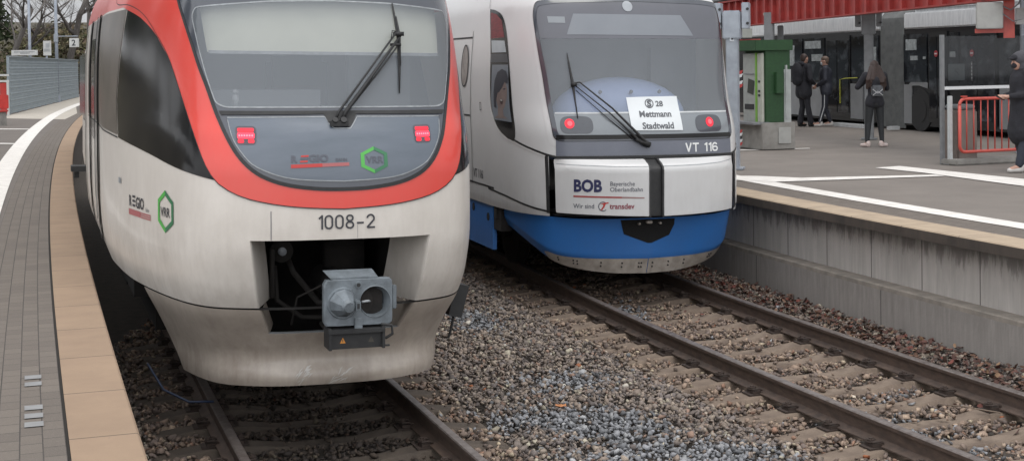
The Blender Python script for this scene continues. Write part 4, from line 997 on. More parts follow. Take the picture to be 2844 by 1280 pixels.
on_surf('lamp_bay', poly_bm([(-1.085, 1.825), (1.085, 1.825), (1.10, 2.065), (-1.115, 2.065)]), NOSE2, [M_bay], T2, .009)
on_surf('lamp_bay_edge', poly_bm([(-1.095, 2.06), (1.095, 2.06), (1.10, 2.078), (-1.10, 2.078)]), NOSE2, [mat('bay_edge_light', (.5, .52, .52), .4, (.42, .44, .45), 10)], T2, .012)
on_surf('windscreen_lower_frame', poly_bm([(-1.11, 1.775), (1.11, 1.775), (1.105, 1.825), (-1.105, 1.825)]), NOSE2, [M_black], T2, .012)
for sg, c in ((-1, -.945), (1, .79)):
    h = on_surf('lamp_housing', poly_bm(rounded([(-.19, -.105), (.19, -.105), (.185, .08), (.0, .095), (-.185, .08)], .09)), NOSE2, [M_house], T2, .012, sg*.865+(-.0 if sg < 0 else -.09), 1.945)
    on_surf('tail_light', poly_bm([(a*.86, b*.86) for a, b in dsk]), NOSE2, [M_redglow], h, .015, c, 1.95, .03)
    on_surf('lamp_core', poly_bm([(a*.45, b*.45) for a, b in dsk]), NOSE2, [flat('red_lamp_soft', (1., .08, .10), .3, 0, .7)], h, .017, c+.004, 1.952, .03)
on_surf('slate_band', poly_bm([(-1.115, 1.588), (1.115, 1.588), (1.112, 1.775), (-1.112, 1.775)]), NOSE2, [M_band], T2, .006)
stroke_text('vehicle_number', 'VT 116', .43, 1.612, .105, .085, .019, NOSE2, flat('white_lettering', (.68, .69, .68), .5), T2, .009, 1.13)
line('corner_seam', [(-1.125, 1.57), (1.125, 1.57)], .032, [M_rub], T2, NOSE2, .012)
for sg in (-1, 1):
    line('corner_seam', resample([(sg*1.11, 1.574), (sg*1.25, 1.605), (sg*1.42, 1.648), (sg*1.6, 1.69), (sg*1.83, 1.745)], 20), .024, [M_rub], T2, NOSE2, .007)
    line('corner_highlight', resample([(sg*1.25, 1.583), (sg*1.42, 1.626), (sg*1.6, 1.668), (sg*1.86, 1.725), (sg*2.12, 1.77), (sg*2.37, 1.875), (sg*2.5, 2.05), (sg*2.57, 2.3), (sg*2.64, 2.7)], 50), .012, [mat('bright_edge', (.66, .66, .64), .4, (.6, .6, .58), 9)], T2, NOSE2, .009)
    sw = [(2.80, 3.325), (2.47, 3.29), (2.19, 3.20), (2.01, 2.97), (1.875, 2.52), (1.81, 2.08), (1.83, 1.74), (2.11, 1.785), (2.35, 1.885), (2.475, 2.06), (2.545, 2.3), (2.625, 2.82)]
    f_ = on_surf('corner_window', poly_bm([(sg*a, b) for a, b in resample(sw+[sw[0]], 60)[:-1]]), NOSE2, [M_black], T2, .006)
    on_surf('red_blind', poly_bm([(sg*2.745, 3.28), (sg*2.47, 3.25), (sg*2.23, 3.17), (sg*2.09, 2.96), (sg*2.63, 2.955)]), NOSE2, [mat('red_sun_blind', (.20, .03, .035), .5, (.10, .015, .02), 14, stretch=(1, 1, 6))], f_, .008)
    on_surf('window_view', poly_bm([(sg*2.60, 2.93), (sg*2.08, 2.92), (sg*2.0, 2.78), (sg*2.55, 2.78)]), NOSE2, [mat('daylight_through', (.36, .40, .42), .3, (.3, .34, .36), 5)], f_, .008)
    on_surf('window_bar', poly_bm([(sg*2.60, 2.76), (sg*1.96, 2.76), (sg*1.93, 2.66), (sg*2.57, 2.66)]), NOSE2, [mat('grey_bar', (.06, .063, .07), .4)], f_, .009)
    line('body_seam', [(sg*2.82, 3.33), (sg*2.86, 3.6)], .01, [M_rub], T2, NOSE2, .006)
    for a in (3.50, 5.3): line('body_seam', [(sg*a, 1.12), (sg*a, 3.55)], (.016 if a < 4 else .02), [M_rub], T2, NOSE2, .008, False, .5)
    for z_ in (2.985, 1.98): line('body_seam', [(sg*3.53, z_), (sg*5.3, z_)], .022, [M_rub], T2, NOSE2, .006, False, .4)
    on_surf('oval_window', poly_bm([(sg*(3.82+.17*cos(2*pi*k/30)), 2.62+.27*sin(2*pi*k/30)) for k in range(30)]), NOSE2, [mat('oval_decal', (.30, .27, .25), .4, (.14, .12, .11), 6)], T2, .008)
    line('oval_rim', [(sg*(3.82+.17*cos(2*pi*k/30)), 2.62+.27*sin(2*pi*k/30)) for k in range(30)], .02, [M_rub], T2, NOSE2, .010, True)
    for a in (6.2, 8.2, 10.2, 12.2): on_surf('side_window', poly_bm([(sg*a, 1.9), (sg*(a+1.6), 1.9), (sg*(a+1.6), 2.95), (sg*a, 2.95)]), NOSE2, [M_black], T2, .008, 0, 0, .5)
    line('low_seam', resample([(sg*1.24, .955), (sg*1.5, .99), (sg*2.07, 1.065), (sg*2.8, 1.11), (sg*3.5, 1.135), (sg*14, 1.135)], 60), .022, [M_rub], T2, NOSE2, .006, False, .2)
# portrait poster behind the left corner window
pp = [(-2.515, 2.63), (-1.925, 2.63), (-1.865, 1.95), (-2.43, 1.965), (-2.50, 2.2)]
po = on_surf('portrait_poster', poly_bm(pp), NOSE2, [mat('poster_ground', (.155, .175, .20), .3, (.13, .15, .17), 4)], T2, .008)
M_skinp = mat('printed_skin', (.20, .155, .14), .35, (.15, .11, .10), 6); M_hairp = flat('printed_hair', (.022, .024, .035), .35)
on_surf('printed_face', poly_bm([(-2.27, 2.02), (-2.25, 2.12), (-2.32, 2.25), (-2.33, 2.38), (-2.26, 2.46), (-2.13, 2.47), (-2.0, 2.44), (-1.95, 2.33), (-1.96, 2.22), (-2.02, 2.13), (-2.09, 2.09), (-2.08, 2.02), (-1.96, 1.985), (-2.4, 1.985)]), NOSE2, [M_skinp], po, .0095)
on_surf('printed_hair', poly_bm([(-2.38, 2.12), (-2.40, 2.3), (-2.38, 2.44), (-2.28, 2.54), (-2.12, 2.58), (-1.98, 2.55), (-1.91, 2.47), (-1.93, 2.40), (-2.03, 2.42), (-2.10, 2.36), (-2.20, 2.30), (-2.26, 2.29), (-2.30, 2.2), (-2.31, 2.1)]), NOSE2, [M_hairp], po, .011)
on_surf('printed_mouth', poly_bm([(-2.19, 2.205), (-2.12, 2.215), (-2.06, 2.205), (-2.09, 2.155), (-2.14, 2.15)]), NOSE2, [flat('printed_mouth', (.045, .02, .02), .4)], po, .0105)
on_surf('printed_teeth', poly_bm([(-2.175, 2.205), (-2.12, 2.211), (-2.075, 2.203), (-2.12, 2.192)]), NOSE2, [flat('printed_teeth', (.4, .4, .38), .4)], po, .012)
on_surf('printed_eye', poly_bm([(-2.09, 2.335), (-2.02, 2.35), (-1.98, 2.34), (-2.02, 2.328)]), NOSE2, [M_hairp], po, .0115)
on_surf('vehicle_number', text_bm('VT 116', .155, .002, sx=1.0), NOSE2, [M_txt], T2, .006, -3.46, 1.205)
on_surf('door_symbol', ring_bm([(-3.02, 2.06), (-2.95, 2.06), (-2.95, 2.16), (-3.02, 2.16), (-3.02, 2.06)], [(-3.01, 2.07), (-2.96, 2.07), (-2.96, 2.15), (-3.01, 2.15), (-3.01, 2.07)]), NOSE2, [M_txt], T2, .006)
# bulging front flaps over the coupler
def flap(name, pts): return on_surf(name, poly_bm(rounded(pts, .018, 3)), FACE2, [M_silv], T2, .0, 0, 0, .035, True)
for nm, pts in (('front_flap', [(-1.215, .945), (-.13, .914), (-.13, 1.478), (-.13, 1.553), (-1.232, 1.553)]), ('front_flap', [(.045, .912), (1.20, .930), (1.222, 1.553), (.045, 1.553), (.045, 1.478)])):
    flap(nm, pts)
line('flap_highlight', [(-1.20, 1.50), (-.9, 1.487), (-.5, 1.478), (-.13, 1.476)], .007, [M_edge], T2, FACE2, .003)
line('flap_highlight', [(.045, 1.476), (.5, 1.478), (.9, 1.487), (1.19, 1.51)], .007, [M_edge], T2, FACE2, .003)
on_surf('flap_slot', poly_bm([(-.135, .90), (.05, .90), (.05, 1.57), (-.135, 1.57)]), FACE2, [M_rub], T2, -.03)
for x in (-.122, .036):
    mb = MB(); q = [FACE2.P(x, z, -.004) for z in frange(.90, 1.56, .04)]
    mb.grid(lambda i, j: (q[i][0]+(-.016, -.010, .010, .016)[j], q[i][1]+(-.05, .012, .012, -.05)[j], q[i][2]), len(q), 4); mb.build('flap_rubber', mat('worn_rubber', (.035, .035, .036), .5, (.02, .02, .02), 8), T2, True)
for sg in (-1, 1): on_surf('flap_gap', poly_bm([(sg*1.20, .93), (sg*1.243, .935), (sg*1.26, 1.59), (sg*1.215, 1.59)]), NOSE2, [M_rub], T2, .004)
mb = MB()   # dark cap painted for the shadow gap below the flaps
ss_ = frange(-1.23, 1.23, .06)
mb.grid(lambda i, j: (lambda a, b: [a, (a[0]*.99, a[1]-.12, a[2]), (b[0]*.985, -.62-.25*abs(b[0])**2, .84)][j])(FACE2.P(ss_[i], .915, -.004), FACE2.P(ss_[i], .915)), len(ss_), 3)
mb.build('flap_underside', M_rub, T2, True, True)
def FT(name, txt, size, bold, m, s, z, sx=1.): return on_surf(name, text_bm(txt, size, bold, 'LEFT', sx), FACE2, [m], T2, .003, s, z)
FT('operator_lettering', 'BOB', .186, .0075, M_navy, -1.0, 1.196, .90)
FT('operator_lettering', 'Bayerische', .070, .0004, M_ltxt, -.582, 1.262, .93); FT('operator_lettering', 'Oberlandbahn', .070, .0004, M_ltxt, -.582, 1.197, .93)
on_surf('operator_line', poly_bm([(-1.0, 1.130), (-.45, 1.122), (-.45, 1.140), (-1.0, 1.148)]), FACE2, [flat('dull_red', (.30, .05, .045), .5)], T2, .003)
on_surf('operator_line', poly_bm([(-.45, 1.122), (-.19, 1.116), (-.19, 1.130), (-.45, 1.140)]), FACE2, [flat('grey_red', (.27, .16, .15), .5)], T2, .003)
FT('operator_lettering', 'Wir sind', .072, .0006, M_ltxt, -1.0, 1.005, .95); FT('operator_lettering', 'transdev', .086, .0022, flat('maroon_lettering', (.22, .045, .06), .5), -.585, 1.003, .93)
on_surf('operator_symbol', ring_bm([(.055*cos(2*pi*k/24), .055*sin(2*pi*k/24)) for k in range(3, 22)], [(.045*cos(2*pi*k/24), .045*sin(2*pi*k/24)) for k in range(3, 22)]), FACE2, [M_ltxt], T2, .003, -.66, 1.028)
on_surf('operator_symbol', poly_bm([(-.035, .03), (.06, .05), (.065, .038), (.03, .028), (.02, -.0), (-.01, -.04), (-.03, -.04), (.0, .0), (.003, .024)]), FACE2, [M_lred], T2, .0035, -.66, 1.028)
# blue skirt, keel shaped
class Skirt:
    top = [(0, -.47, .86), (.3, -.48, .86), (.6, -.52, .86), (.9, -.62, .87), (1.1, -.74, .885), (1.22, -.9, .90), (1.31, -1.15, .925), (1.37, -1.6, .97), (1.40, -2.05, 1.02)]
    mid = [(0, -.50, .43), (.3, -.55, .43), (.62, -.62, .435), (.92, -.74, .45), (1.10, -.86, .50), (1.21, -1.02, .58), (1.29, -1.3, .68), (1.36, -1.7, .78), (1.39, -2.07, .84)]
    bot = [(0, -.58, .21), (.3, -.62, .215), (.60, -.72, .24), (.86, -.84, .29), (1.03, -.93, .36), (1.16, -1.10, .47), (1.25, -1.38, .58), (1.32, -1.75, .69), (1.35, -2.1, .75)]
    def P(self, s, v, off=0.):
        if off:
            e = .01; a = Vector(self.P(s-e, v)); b = Vector(self.P(s+e, v)); c = Vector(self.P(s, v-e)); d = Vector(self.P(s, v+e)); n = (b-a).cross(d-c).normalized()
            if n.y < 0: n = -n
            return tuple(Vector(self.P(s, v))+n*off)
        a = min(abs(s), 7.999); i = int(a); u = a-i
        if abs(s) > 8: i, u = 7, 1.
        def g(T): return [pchip_like(list(range(9)), [p[k] for p in T], min(abs(s), 8)) for k in range(3)]
        t, m, b = g(self.top), g(self.mid), g(self.bot); w_ = v
        r = [t[k]*(1-w_)*(1-2*w_)+4*w_*(1-w_)*m[k]+w_*(2*w_-1)*b[k] if False else (t[k]+(m[k]-t[k])*min(w_/.62, 1) if w_ <= .62 else m[k]+(b[k]-m[k])*(w_-.62)/.38) for k in range(3)]
        return (r[0] if s >= 0 else -r[0], r[1], r[2])
SK = Skirt()
sa = frange(-7.25, 7.25, .25); sv = [0, .1, .2, .3, .4, .5, .58, .62, .68, .8, .9, 1.]
def skirt_skip(a, v): return False
mb = MB(); mb.grid(lambda i, j: SK.P(sa[i], sv[j]), len(sa), len(sv)); mb.grid(lambda i, j: (lambda p: (p[0]*(1-.2*j), p[1]-.3*j, p[2]+.02*j))(SK.P(sa[i], 1.)), len(sa), 2)
mb.build('blue_skirt', M_blue, T2, True, 'auto')
gp = [(4.35, .78), (4.1, .72), (3.0, .70), (1.5, .69), (.01, .69), (.01, 1.), (2.0, 1.), (3.4, 1.), (4.2, .99), (4.4, .85)]
for sg in (-1, 1):
    pl_ = on_surf('steel_ploughshare', poly_bm([(sg*a, b) for a, b in (gp if sg < 0 else [(min(a, 4.2), b) for a, b in gp])]), SK, [M_alu], T2, .008, 0, 0, .12, False)
    for a in (.25, .35, 1.0, 1.75, 2.6, 2.75, 3.5) if sg < 0 else (.2, .9, 1.6, 2.9, 3.05): 
        for v in (.78, .86): mb = MB(); mb.cyl(SK.P(sg*a, v, .006), SK.P(sg*a, v, .018), .011, .009, 8); mb.build('bolt', M_rub, pl_, True)
on_surf('coupler_recess_shade', poly_bm([(-1.18, .02), (1.05, .02), (1.05, .12), (.85, .30), (.1, .42), (-.05, .42), (-1.02, .26)]), SK, [flat('deep_shadow_cavity', (.006, .006, .006), .9)], T2, .006, 0, 0, .1, False)  # flat near-black patch painted for the shade inside the open recess
mb = MB(); mb.box((-.02, -.44, .815), (.07, .05, .03)); mb.box((-.14, -.45, .80), (.03, .05, .025)); mb.box((.12, -.45, .80), (.03, .05, .025)); mb.build('coupler_tip', M_alu, T2, True, False, .006)
# lower flank equipment
mb = MB()
for sg in (-1, 1):
    mb.box((sg*1.395, -7.9, .72), (.05, 11.6, .74)); 
mb.build('blue_side_panel', M_blue, T2, True)
mb = MB(); mb.box((-1.34, -1.93, .78), (.14, .32, .34)); mb.box((-1.41, -1.95, .82), (.05, .1, .12)); mb.build('equipment_box', M_dark, T2, True)
for y_, z_ in ((-3.0, .80), (-2.3, .74)): mb = MB(); mb.cyl((-1.40, y_, z_), (-1.43, y_, z_), .05, n=16); mb.build('round_cap', M_dark, T2, True)
mb = MB(); mb.box((0, -8, .8), (2.5, 11.5, .5)); mb.box((0, -2.3, .6), (1.8, .9, .45)); mb.box((0, -7.5, .5), (2.3, 3, .4)); mb.build('underframe', M_dark, T2, True)
for y in (-3.4, -5.3): wheelset(y, T2)
# cab interior
mb = MB(); mb.add([(-1.3, -2.1, 1.8), (1.3, -2.1, 1.8), (1.3, -2.1, 3.3), (-1.3, -2.1, 3.3)], [(0, 1, 2, 3)]); mb.add([(-1.15, -.75, 2.02), (1.15, -.75, 2.02), (1.3, -2.1, 2.02), (-1.3, -2.1, 2.02)], [(0, 1, 2, 3)])
mb.box((.78, -2.0, 2.6), (.32, .08, .45)); mb.box((-.8, -1.95, 2.9), (.5, .1, .5)); mb.build('cab_interior', mat('cab_lining_pale', (.27, .29, .31), .8, (.21, .23, .25), 1.5), T2, True)
mb = MB(); mb.ell((-.06, -1.35, 2.0), (.86, .42, .48), 40, 16); d_ = mb.build('dashboard_hood', M_dome, T2, True, True)
mb = MB()
for x in (-.42, -.03, .33): mb.cyl((x, -.99, 2.30), (x, -.97, 2.31), .022, n=14)
mb.build('hood_screw', M_house, d_, True)
WP2 = empty('windscreen_wiper', None, None); [WP2.__delitem__(k) for k in ('label', 'category') if k in WP2]; WP2.parent = T2
mb = MB()
mb.tube([sp(NOSE2, -.045, 1.705, .03), sp(NOSE2, -.12, 1.77, .07), sp(NOSE2, -.45, 2.09, .09), sp(NOSE2, -.78, 2.41, .06), sp(NOSE2, -.82, 2.40, .05)], [.02, .018, .011, .009, .008], 8)
mb.tube([sp(NOSE2, -.09, 1.70, .03), sp(NOSE2, -.16, 1.75, .06), sp(NOSE2, -.47, 2.04, .06), sp(NOSE2, -.83, 2.375, .04)], [.018, .016, .008, .007], 8)
mb.tube([sp(NOSE2, -.22, 1.77, .03), sp(NOSE2, -.5, 2.0, .03), sp(NOSE2, -.83, 2.33, .02)], [.008, .006, .005], 6)
mb.tube([sp(NOSE2, -.03, 1.70, .04), sp(NOSE2, -.20, 1.77, .05)], [.036, .022], 8); mb.box(sp(NOSE2, -.845, 2.39, .045), (.06, .04, .05))
mb.build('wiper_arm', M_rub, WP2, True, True)
mb = MB(); mb.tube([sp(NOSE2, *q, .025) for q in ((-.885, 2.755), (-.872, 2.58), (-.855, 2.39), (-.850, 2.2), (-.845, 2.01))], [.006, .013, .018, .011, .006], 6); mb.build('wiper_blade', M_rub, WP2, True, True)
# paper sign in the windscreen (top level: it only rests there)
def on_world(o, M): o.parent = None; o.matrix_world = M
PS = empty('paper_sign', 'white paper sheet reading S28 Mettmann Stadtwald in the blue and silver train windscreen', 'sign', MX2)
on_surf('sheet', poly_bm([(-.245, 2.243), (.0, 2.248), (.395, 2.252), (.402, 2.0), (.405, 1.862), (-.232, 1.868)]), NOSE2, [mat('white_paper', (.66, .69, .70), .7, (.62, .65, .66), 3)], PS, .019)
M_pt = flat('grey_print', (.10, .105, .115), .6)
def PT(txt, size, s, z, sx=1., bold=.003): on_surf('print', text_bm(txt, size, bold, 'CENTER', sx), NOSE2, [M_pt], PS, .021, s, z)
PT('Mettmann', .098, .085, 2.015, 1.0); PT('Stadtwald', .100, .100, 1.883, 1.0); PT('28', .088, .155, 2.135, 1.05)
on_surf('print', ring_bm([(.055*cos(2*pi*k/30), .055*sin(2*pi*k/30)) for k in range(31)], [(.043*cos(2*pi*k/30), .043*sin(2*pi*k/30)) for k in range(31)]), NOSE2, [M_pt], PS, .021, .03, 2.168)
PT('S', .098, .03, 2.134, 1.1, .006)

# =====================================================================
# RIGHT PLATFORM FURNITURE
# =====================================================================
M_galv = mat('galvanised_steel', (.33, .36, .40), .5, (.27, .295, .33), 7, metal=.15)
M_galvd = mat('dull_grey_steel', (.20, .205, .21), .6, (.15, .155, .16), 7)
M_redst = mat('red_steel', (.33, .038, .032), .5, (.22, .026, .022), 4)
M_redbar = mat('red_railing', (.56, .075, .05), .4, (.46, .06, .045), 9, coat=.2)
M_conc = mat('plinth_concrete', (.26, .25, .23), .85, (.19, .18, .165), 5, bmp=.3)
def pxz(u, D): return None
def pillar(label, x, y, w_, ztop, m, cap=True, taper=1.):
    mb = MB(); mb.box((x, y, (PZ+ztop)/2), (w_, w_, ztop-PZ), -.3)
    t = empty('steel_pillar', label, 'pillar', Matrix.Translation((0, 0, 0)), 'steel pillars carrying the canopy beam')
    mb.build('post', m, t, False, 'auto', .015)
    mb = MB(); mb.box((x, y, PZ+.02), (w_*1.7, w_*1.7, .03), -.3); mb.build('base_plate', m, t)
    if cap:
        mb = MB(); mb.box((x, y, ztop-.22), (w_*1.5, w_*1.3, .44), -.3); mb.build('beam_shoe', m, t, False, 'auto', .02)
        fl = MB()
        for sx in (-1, 1):
            fl.box((x+sx*w_*1.1, y-.3*sx*w_*1.1, ztop-.1), (.10, w_*1.3, .42), -.3)
        fo = fl.mesh(); 
        for sx in (-1, 1):
            f = MB(); f.box((x+sx*w_*1.1, y-.3*sx*w_*1.1, ztop-.08), (.11, w_*1.2, .40), -.3); fo = f.build('bolted_flange', m, t, False, 'auto', .01)
            for zz in (-.2, .02):
                b = MB(); cx_, cy_ = x+sx*w_*1.1, y-.3*sx*w_*1.1; b.cyl((cx_-.0, cy_-w_*.62, ztop+zz), (cx_, cy_-w_*.62-.03, ztop+zz), .022, n=8); b.build('flange_bolt', M_rub, fo)
    return t
P1 = pillar('blue grey steel pillar with a bolted cap rising just right of the blue and silver train', 3.42, 22.1, .185, 3.42, M_galv)
mb = MB(); mb.box((3.40, 22.1-.098, 2.99), (.075, .004, .085)); mb.box((3.40, 22.1-.101, 2.99), (.03, .004, .035), 0, 1); mb.build('number_plate', [mat('plate_white', (.5, .53, .56), .5), M_txt], P1)
P2 = pillar('grey steel pillar standing behind the woman with long brown hair', 7.40, 29.6, .185, 3.58, M_galvd, True)
P3 = pillar('pale grey steel pillar behind the hooded person at the right edge', 8.98, 24.9, .22, 4.6, M_galv, False)
P4 = pillar('dark grey pillar behind the green ticket machine', 6.05, 33.5, .22, 3.75, M_galvd, False)
P5 = pillar('slim grey pillar between the ticket machine and the bus', 6.37, 33.8, .13, 3.45, M_galvd, False)
# red canopy edge beam with trapezoidal ribs
def beam_pt(u): return Vector((5.30+(7.6-5.30)*u, 36.4+(22.0-36.4)*u, 0))
beam = empty('canopy_beam', 'long red ribbed steel beam running across the top right of the picture', 'beam')
A_, B_ = Vector((5.55, 37.5, 3.50)), Vector((9.4, 12.2, 3.62)); dv = (B_-A_).normalized(); nv = Vector((-dv.y, dv.x, 0)).normalized()
if nv.x > 0: nv = -nv
mb = MB(); L_ = (B_-A_).length
def bar(o_, d0, d1, z0, z1, t0, t1, mi=0):
    vs = []
    for t in (t0, t1):
        for d in (d0, d1):
            for z in (z0, z1): p = A_+dv*t+nv*d; vs.append((p.x, p.y, p.z+z))
    o_.add(vs, [(0, 1, 3, 2), (4, 6, 7, 5), (0, 4, 5, 1), (2, 3, 7, 6), (0, 2, 6, 4), (1, 5, 7, 3)], mi)
bar(mb, -.11, .11, -.03, .0, 0, L_); bar(mb, -.02, .02, .0, .62, 0, L_); bar(mb, -.13, .13, .62, .66, 0, L_); mb.build('beam_web', M_redst, beam)
k = 0; t = .3
mb = MB()
while t < L_-.2:
    bar(mb, .02, .10, .0, .62, t, t+.10); t += .55
mb.build('rib', M_redst, beam)['kind'] = 'stuff'
mb = MB(); bar(mb, -1.2, .15, .70, .76, -2, L_+1); mb.build('canopy_sheet', M_galvd, beam)
b = MB(); p = A_+dv*3.8+nv*.12; b.cyl((p.x, p.y, p.z+.20), (p.x-.03, p.y-.03, p.z+.20), .04, n=12); b.build('rivet', mat('rivet', (.3, .25, .22), .5), beam)
# junction boxes in red brackets
def cab_box(label, x, y, z, w_, h, rz, red=(0, 0)):
    t = empty('junction_box', label, 'junction box', Matrix.Translation((x, y, z)) @ Matrix.Rotation(rz, 4, 'Z'), 'grey boxes hung from the canopy beam')
    mb = MB(); mb.box((0, 0, 0), (w_, .22, h)); mb.build('housing', mat('box_grey', (.38, .38, .36), .5, (.32, .32, .30), 6), t, False, 'auto', .012)
    mb = MB(); fw = .08; W = w_+.5; H = h+.30
    mb.box((w_/2+.11, .14, .1), (.17, .06, H+.2)); mb.box((.09, .15, -h/2-.03), (w_+.20, .06, .07)); mb.box((.0, .15, h/2+.13), (w_+.2, .06, .16)); mb.build('red_bracket', M_redbar if red[0] else M_redst, t)
    mb = MB(); mb.box((w_/2+.26, -.02, -.02), (.12, .15, h*.62)); mb.build('side_box', mat('box_grey2', (.36, .36, .35), .5), t)
    mb = MB(); mb.tube([(w_/2-.02, -.08, .15), (w_/2+.12, -.1, .08), (w_/2+.24, -.08, .18), (w_/2+.32, -.05, .42)], .012, 6); mb.tube([(w_/2, -.08, .02), (w_/2+.15, -.1, -.1), (w_/2+.38, -.08, -.05)], .009, 6); mb.build('cable', M_galvd, t, False, True)
    return t
cab_box('large grey cabinet in a red bracket at the top right', 7.66, 22.9, 3.31, .40, .42, -.24, (1, 1))
# small cabinet on the far side
t = empty('junction_box', 'small grey cabinet in a dark red bracket above the ticket machine', 'junction box', Matrix.Translation((5.03, 30.6, 3.22)), 'grey boxes hung from the canopy beam')
mb = MB(); mb.box((0, 0, 0), (.23, .2, .20)); mb.build('housing', mat('box_grey3', (.30, .31, .28), .5), t, False, 'auto', .01)
mb = MB(); mb.box((-.16, .03, .02), (.05, .05, .42)); mb.box((.06, .03, -.14), (.5, .05, .035)); mb.build('red_bracket', M_redst, t)
# ticket machine on its plinth
TM = empty('ticket_machine', 'green ticket machine with a grey front and a lime stripe on a concrete plinth', 'ticket machine', Matrix.Translation((4.80, 27.15, PZ)) @ Matrix.Rotation(radians(-57-15), 4, 'Z'))
M_grn = mat('machine_green', (.016, .062, .018), .6, (.012, .045, .015), 20); M_mgrey = mat('machine_grey', (.32, .33, .31), .5, (.26, .27, .255), 8); M_lime = flat('lime_stripe', (.16, .34, .05), .5)
# local: front face towards -y, width along x
mb = MB(); mb.box((0, .02, .26), (1.02, .70, .50)); mb.build('plinth', M_conc, TM, False, 'auto', .01)
mb = MB(); mb.box((0, .06, 1.24), (.84, .52, 1.46)); mb.build('casing', M_grn, TM, False, 'auto', .01)
mb = MB(); mb.box((0, -.03, 1.955), (.92, .78, .20)); mb.build('hood', M_grn, TM, False, 'auto', .008)
mb = MB(); mb.box((-.09, -.235, 1.16), (.52, .07, 1.30)); fp = mb.build('front_panel', M_mgrey, TM, False, 'auto', .012)
mb = MB(); mb.box((.30, -.235, 1.16), (.16, .07, 1.30)); mb.build('front_panel', mat('machine_cream', (.42, .43, .37), .5), TM, False, 'auto', .012)
mb = MB(); mb.box((.195, -.245, 1.16), (.055, .08, 1.31)); mb.build('lime_stripe', M_lime, TM)
mb = MB(); mb.box((-.02, -.275, 1.18), (.24, .01, .27), 0, 0, Matrix.Rotation(.18, 3, 'Y')); mb.build('screen', mat('machine_screen', (.05, .06, .055), .15), fp)
mb = MB(); mb.box((-.09, -.275, .80), (.36, .012, .10)); mb.build('ticket_tray', M_rub, fp)
mb = MB(); mb.box((-.09, -.275, 1.42), (.40, .01, .02)); mb.build('ledge_trim', M_galvd, fp)
for z_ in (1.02, 1.10, 1.28): 
    mb = MB(); mb.box((.31, -.275, z_), (.07, .01, .04)); mb.build('slot', M_rub, TM)
mb = MB(); mb.box((0, -.32, .50), (.98, .34, .04)); mb.build('shelf', M_galvd, TM)
mb = MB(); mb.box((.435, .22, 1.08), (.06, .03, 1.0), 0, 0); mb.box((.43, .25, 1.0), (.03, .14, 1.0)); mb.build('side_strip', mat('side_strip_grey', (.36, .38, .37), .5), TM)
mb = MB(); mb.box((.46, .06, 1.25), (.10, .16, .40)); mb.build('card_reader', M_grn, TM, False, 'auto', .01)
mb = MB(); mb.box((.52, .14, .27), (.012, .26, .30)); mb.build('access_cover', mat('cover_grey', (.36, .36, .34), .5), TM)
# striped pennants beside the pillar
M_bl = flat('pennant_black', (.02, .02, .022), .6); M_wh = flat('pennant_white', (.55, .56, .56), .6); M_rd = flat('pennant_red', (.38, .04, .04), .6)
PE = empty('pennant_string', 'string of red, white and black striped pennants between the pillar and the ticket machine', 'pennants', Matrix.Translation((4.02, 26.2, PZ)))
mb = MB(); mb.tube([(0, 0, .3), (.0, 0, 2.6)], .006, 6); mb.build('cord', M_galvd, PE)
for i, (z_, k_) in enumerate(((1.98, .7), (1.42, 1.2), (1.02, .7), (.80, .8), (.34, 1.1), (1.62, .5), (2.3, .5))):
    mb = MB()
    for j, mi in enumerate((0, 1, 2, 1, 0)):
        z0 = z_-(j*.052)*k_; mb.add([(-.07, 0, z0), (.16*k_+.02, -.06, z0+.07*k_), (.16*k_, -.05, z0+.07*k_-.052*k_), (-.07, 0, z0-.052*k_)], [(0, 1, 2, 3)], mi)
        mb.add([(-.07, .012, z0), (.16*k_+.02, -.048, z0+.07*k_), (.16*k_, -.038, z0+.07*k_-.052*k_), (-.07, .012, z0-.052*k_)], [(0, 3, 2, 1)], mi)
    mb.build('pennant', [M_rd, M_wh, M_bl], PE)
# red railing
def frm(x0, y0, x1, y1): d = Vector((x1-x0, y1-y0)); return Matrix.Translation((x0, y0, PZ)) @ Matrix.Rotation(atan2(d.y, d.x), 4, 'Z'), d.length
Mr, Lr = frm(6.98, 22.35, 8.9, 23.2)
RL_ = empty('railing', 'red tubular railing with rounded corners and upright bars on a low concrete kerb', 'railing', Mr)
mb = MB(); x0, x1, z0, z1, r_ = .03, 1.88, .20, 1.03, .10
def loop(): 
    pts = []
    for cx_, cz_, a0 in ((x0+r_, z1-r_, pi), (x1-r_, z1-r_, pi/2), (x1-r_, z0+r_, 0), (x0+r_, z0+r_, -pi/2)):
        for k in range(7): a = a0-k*pi/12; pts.append((cx_+r_*cos(a), 0, cz_+r_*sin(a)))
    return pts+[pts[0]]
mb.tube(loop(), .026, 10); mb.build('frame', M_redbar, RL_, False, True)
for k in range(12):
    x = .17+k*.142
    mb = MB(); mb.cyl((x, 0, z0), (x, 0, z1), .010, n=8); mb.build('bar', M_redbar, RL_, False, True)
mb = MB(); mb.cyl((.12, 0, 1.05), (.12, 0, 1.08), .02, n=8); mb.box((.12, 0, 1.07), (.09, .05, .02)); mb.build('clip', M_redbar, RL_)
KB = MB(); KB.box((.9, .06, .045), (2.1, .38, .09)); tag(KB.build('concrete_kerb', M_conc, None, False, 'auto', .02), 'low weathered concrete kerb under the red railing', 'kerb').matrix_world = Mr @ Matrix.Translation((0, 0, 0))
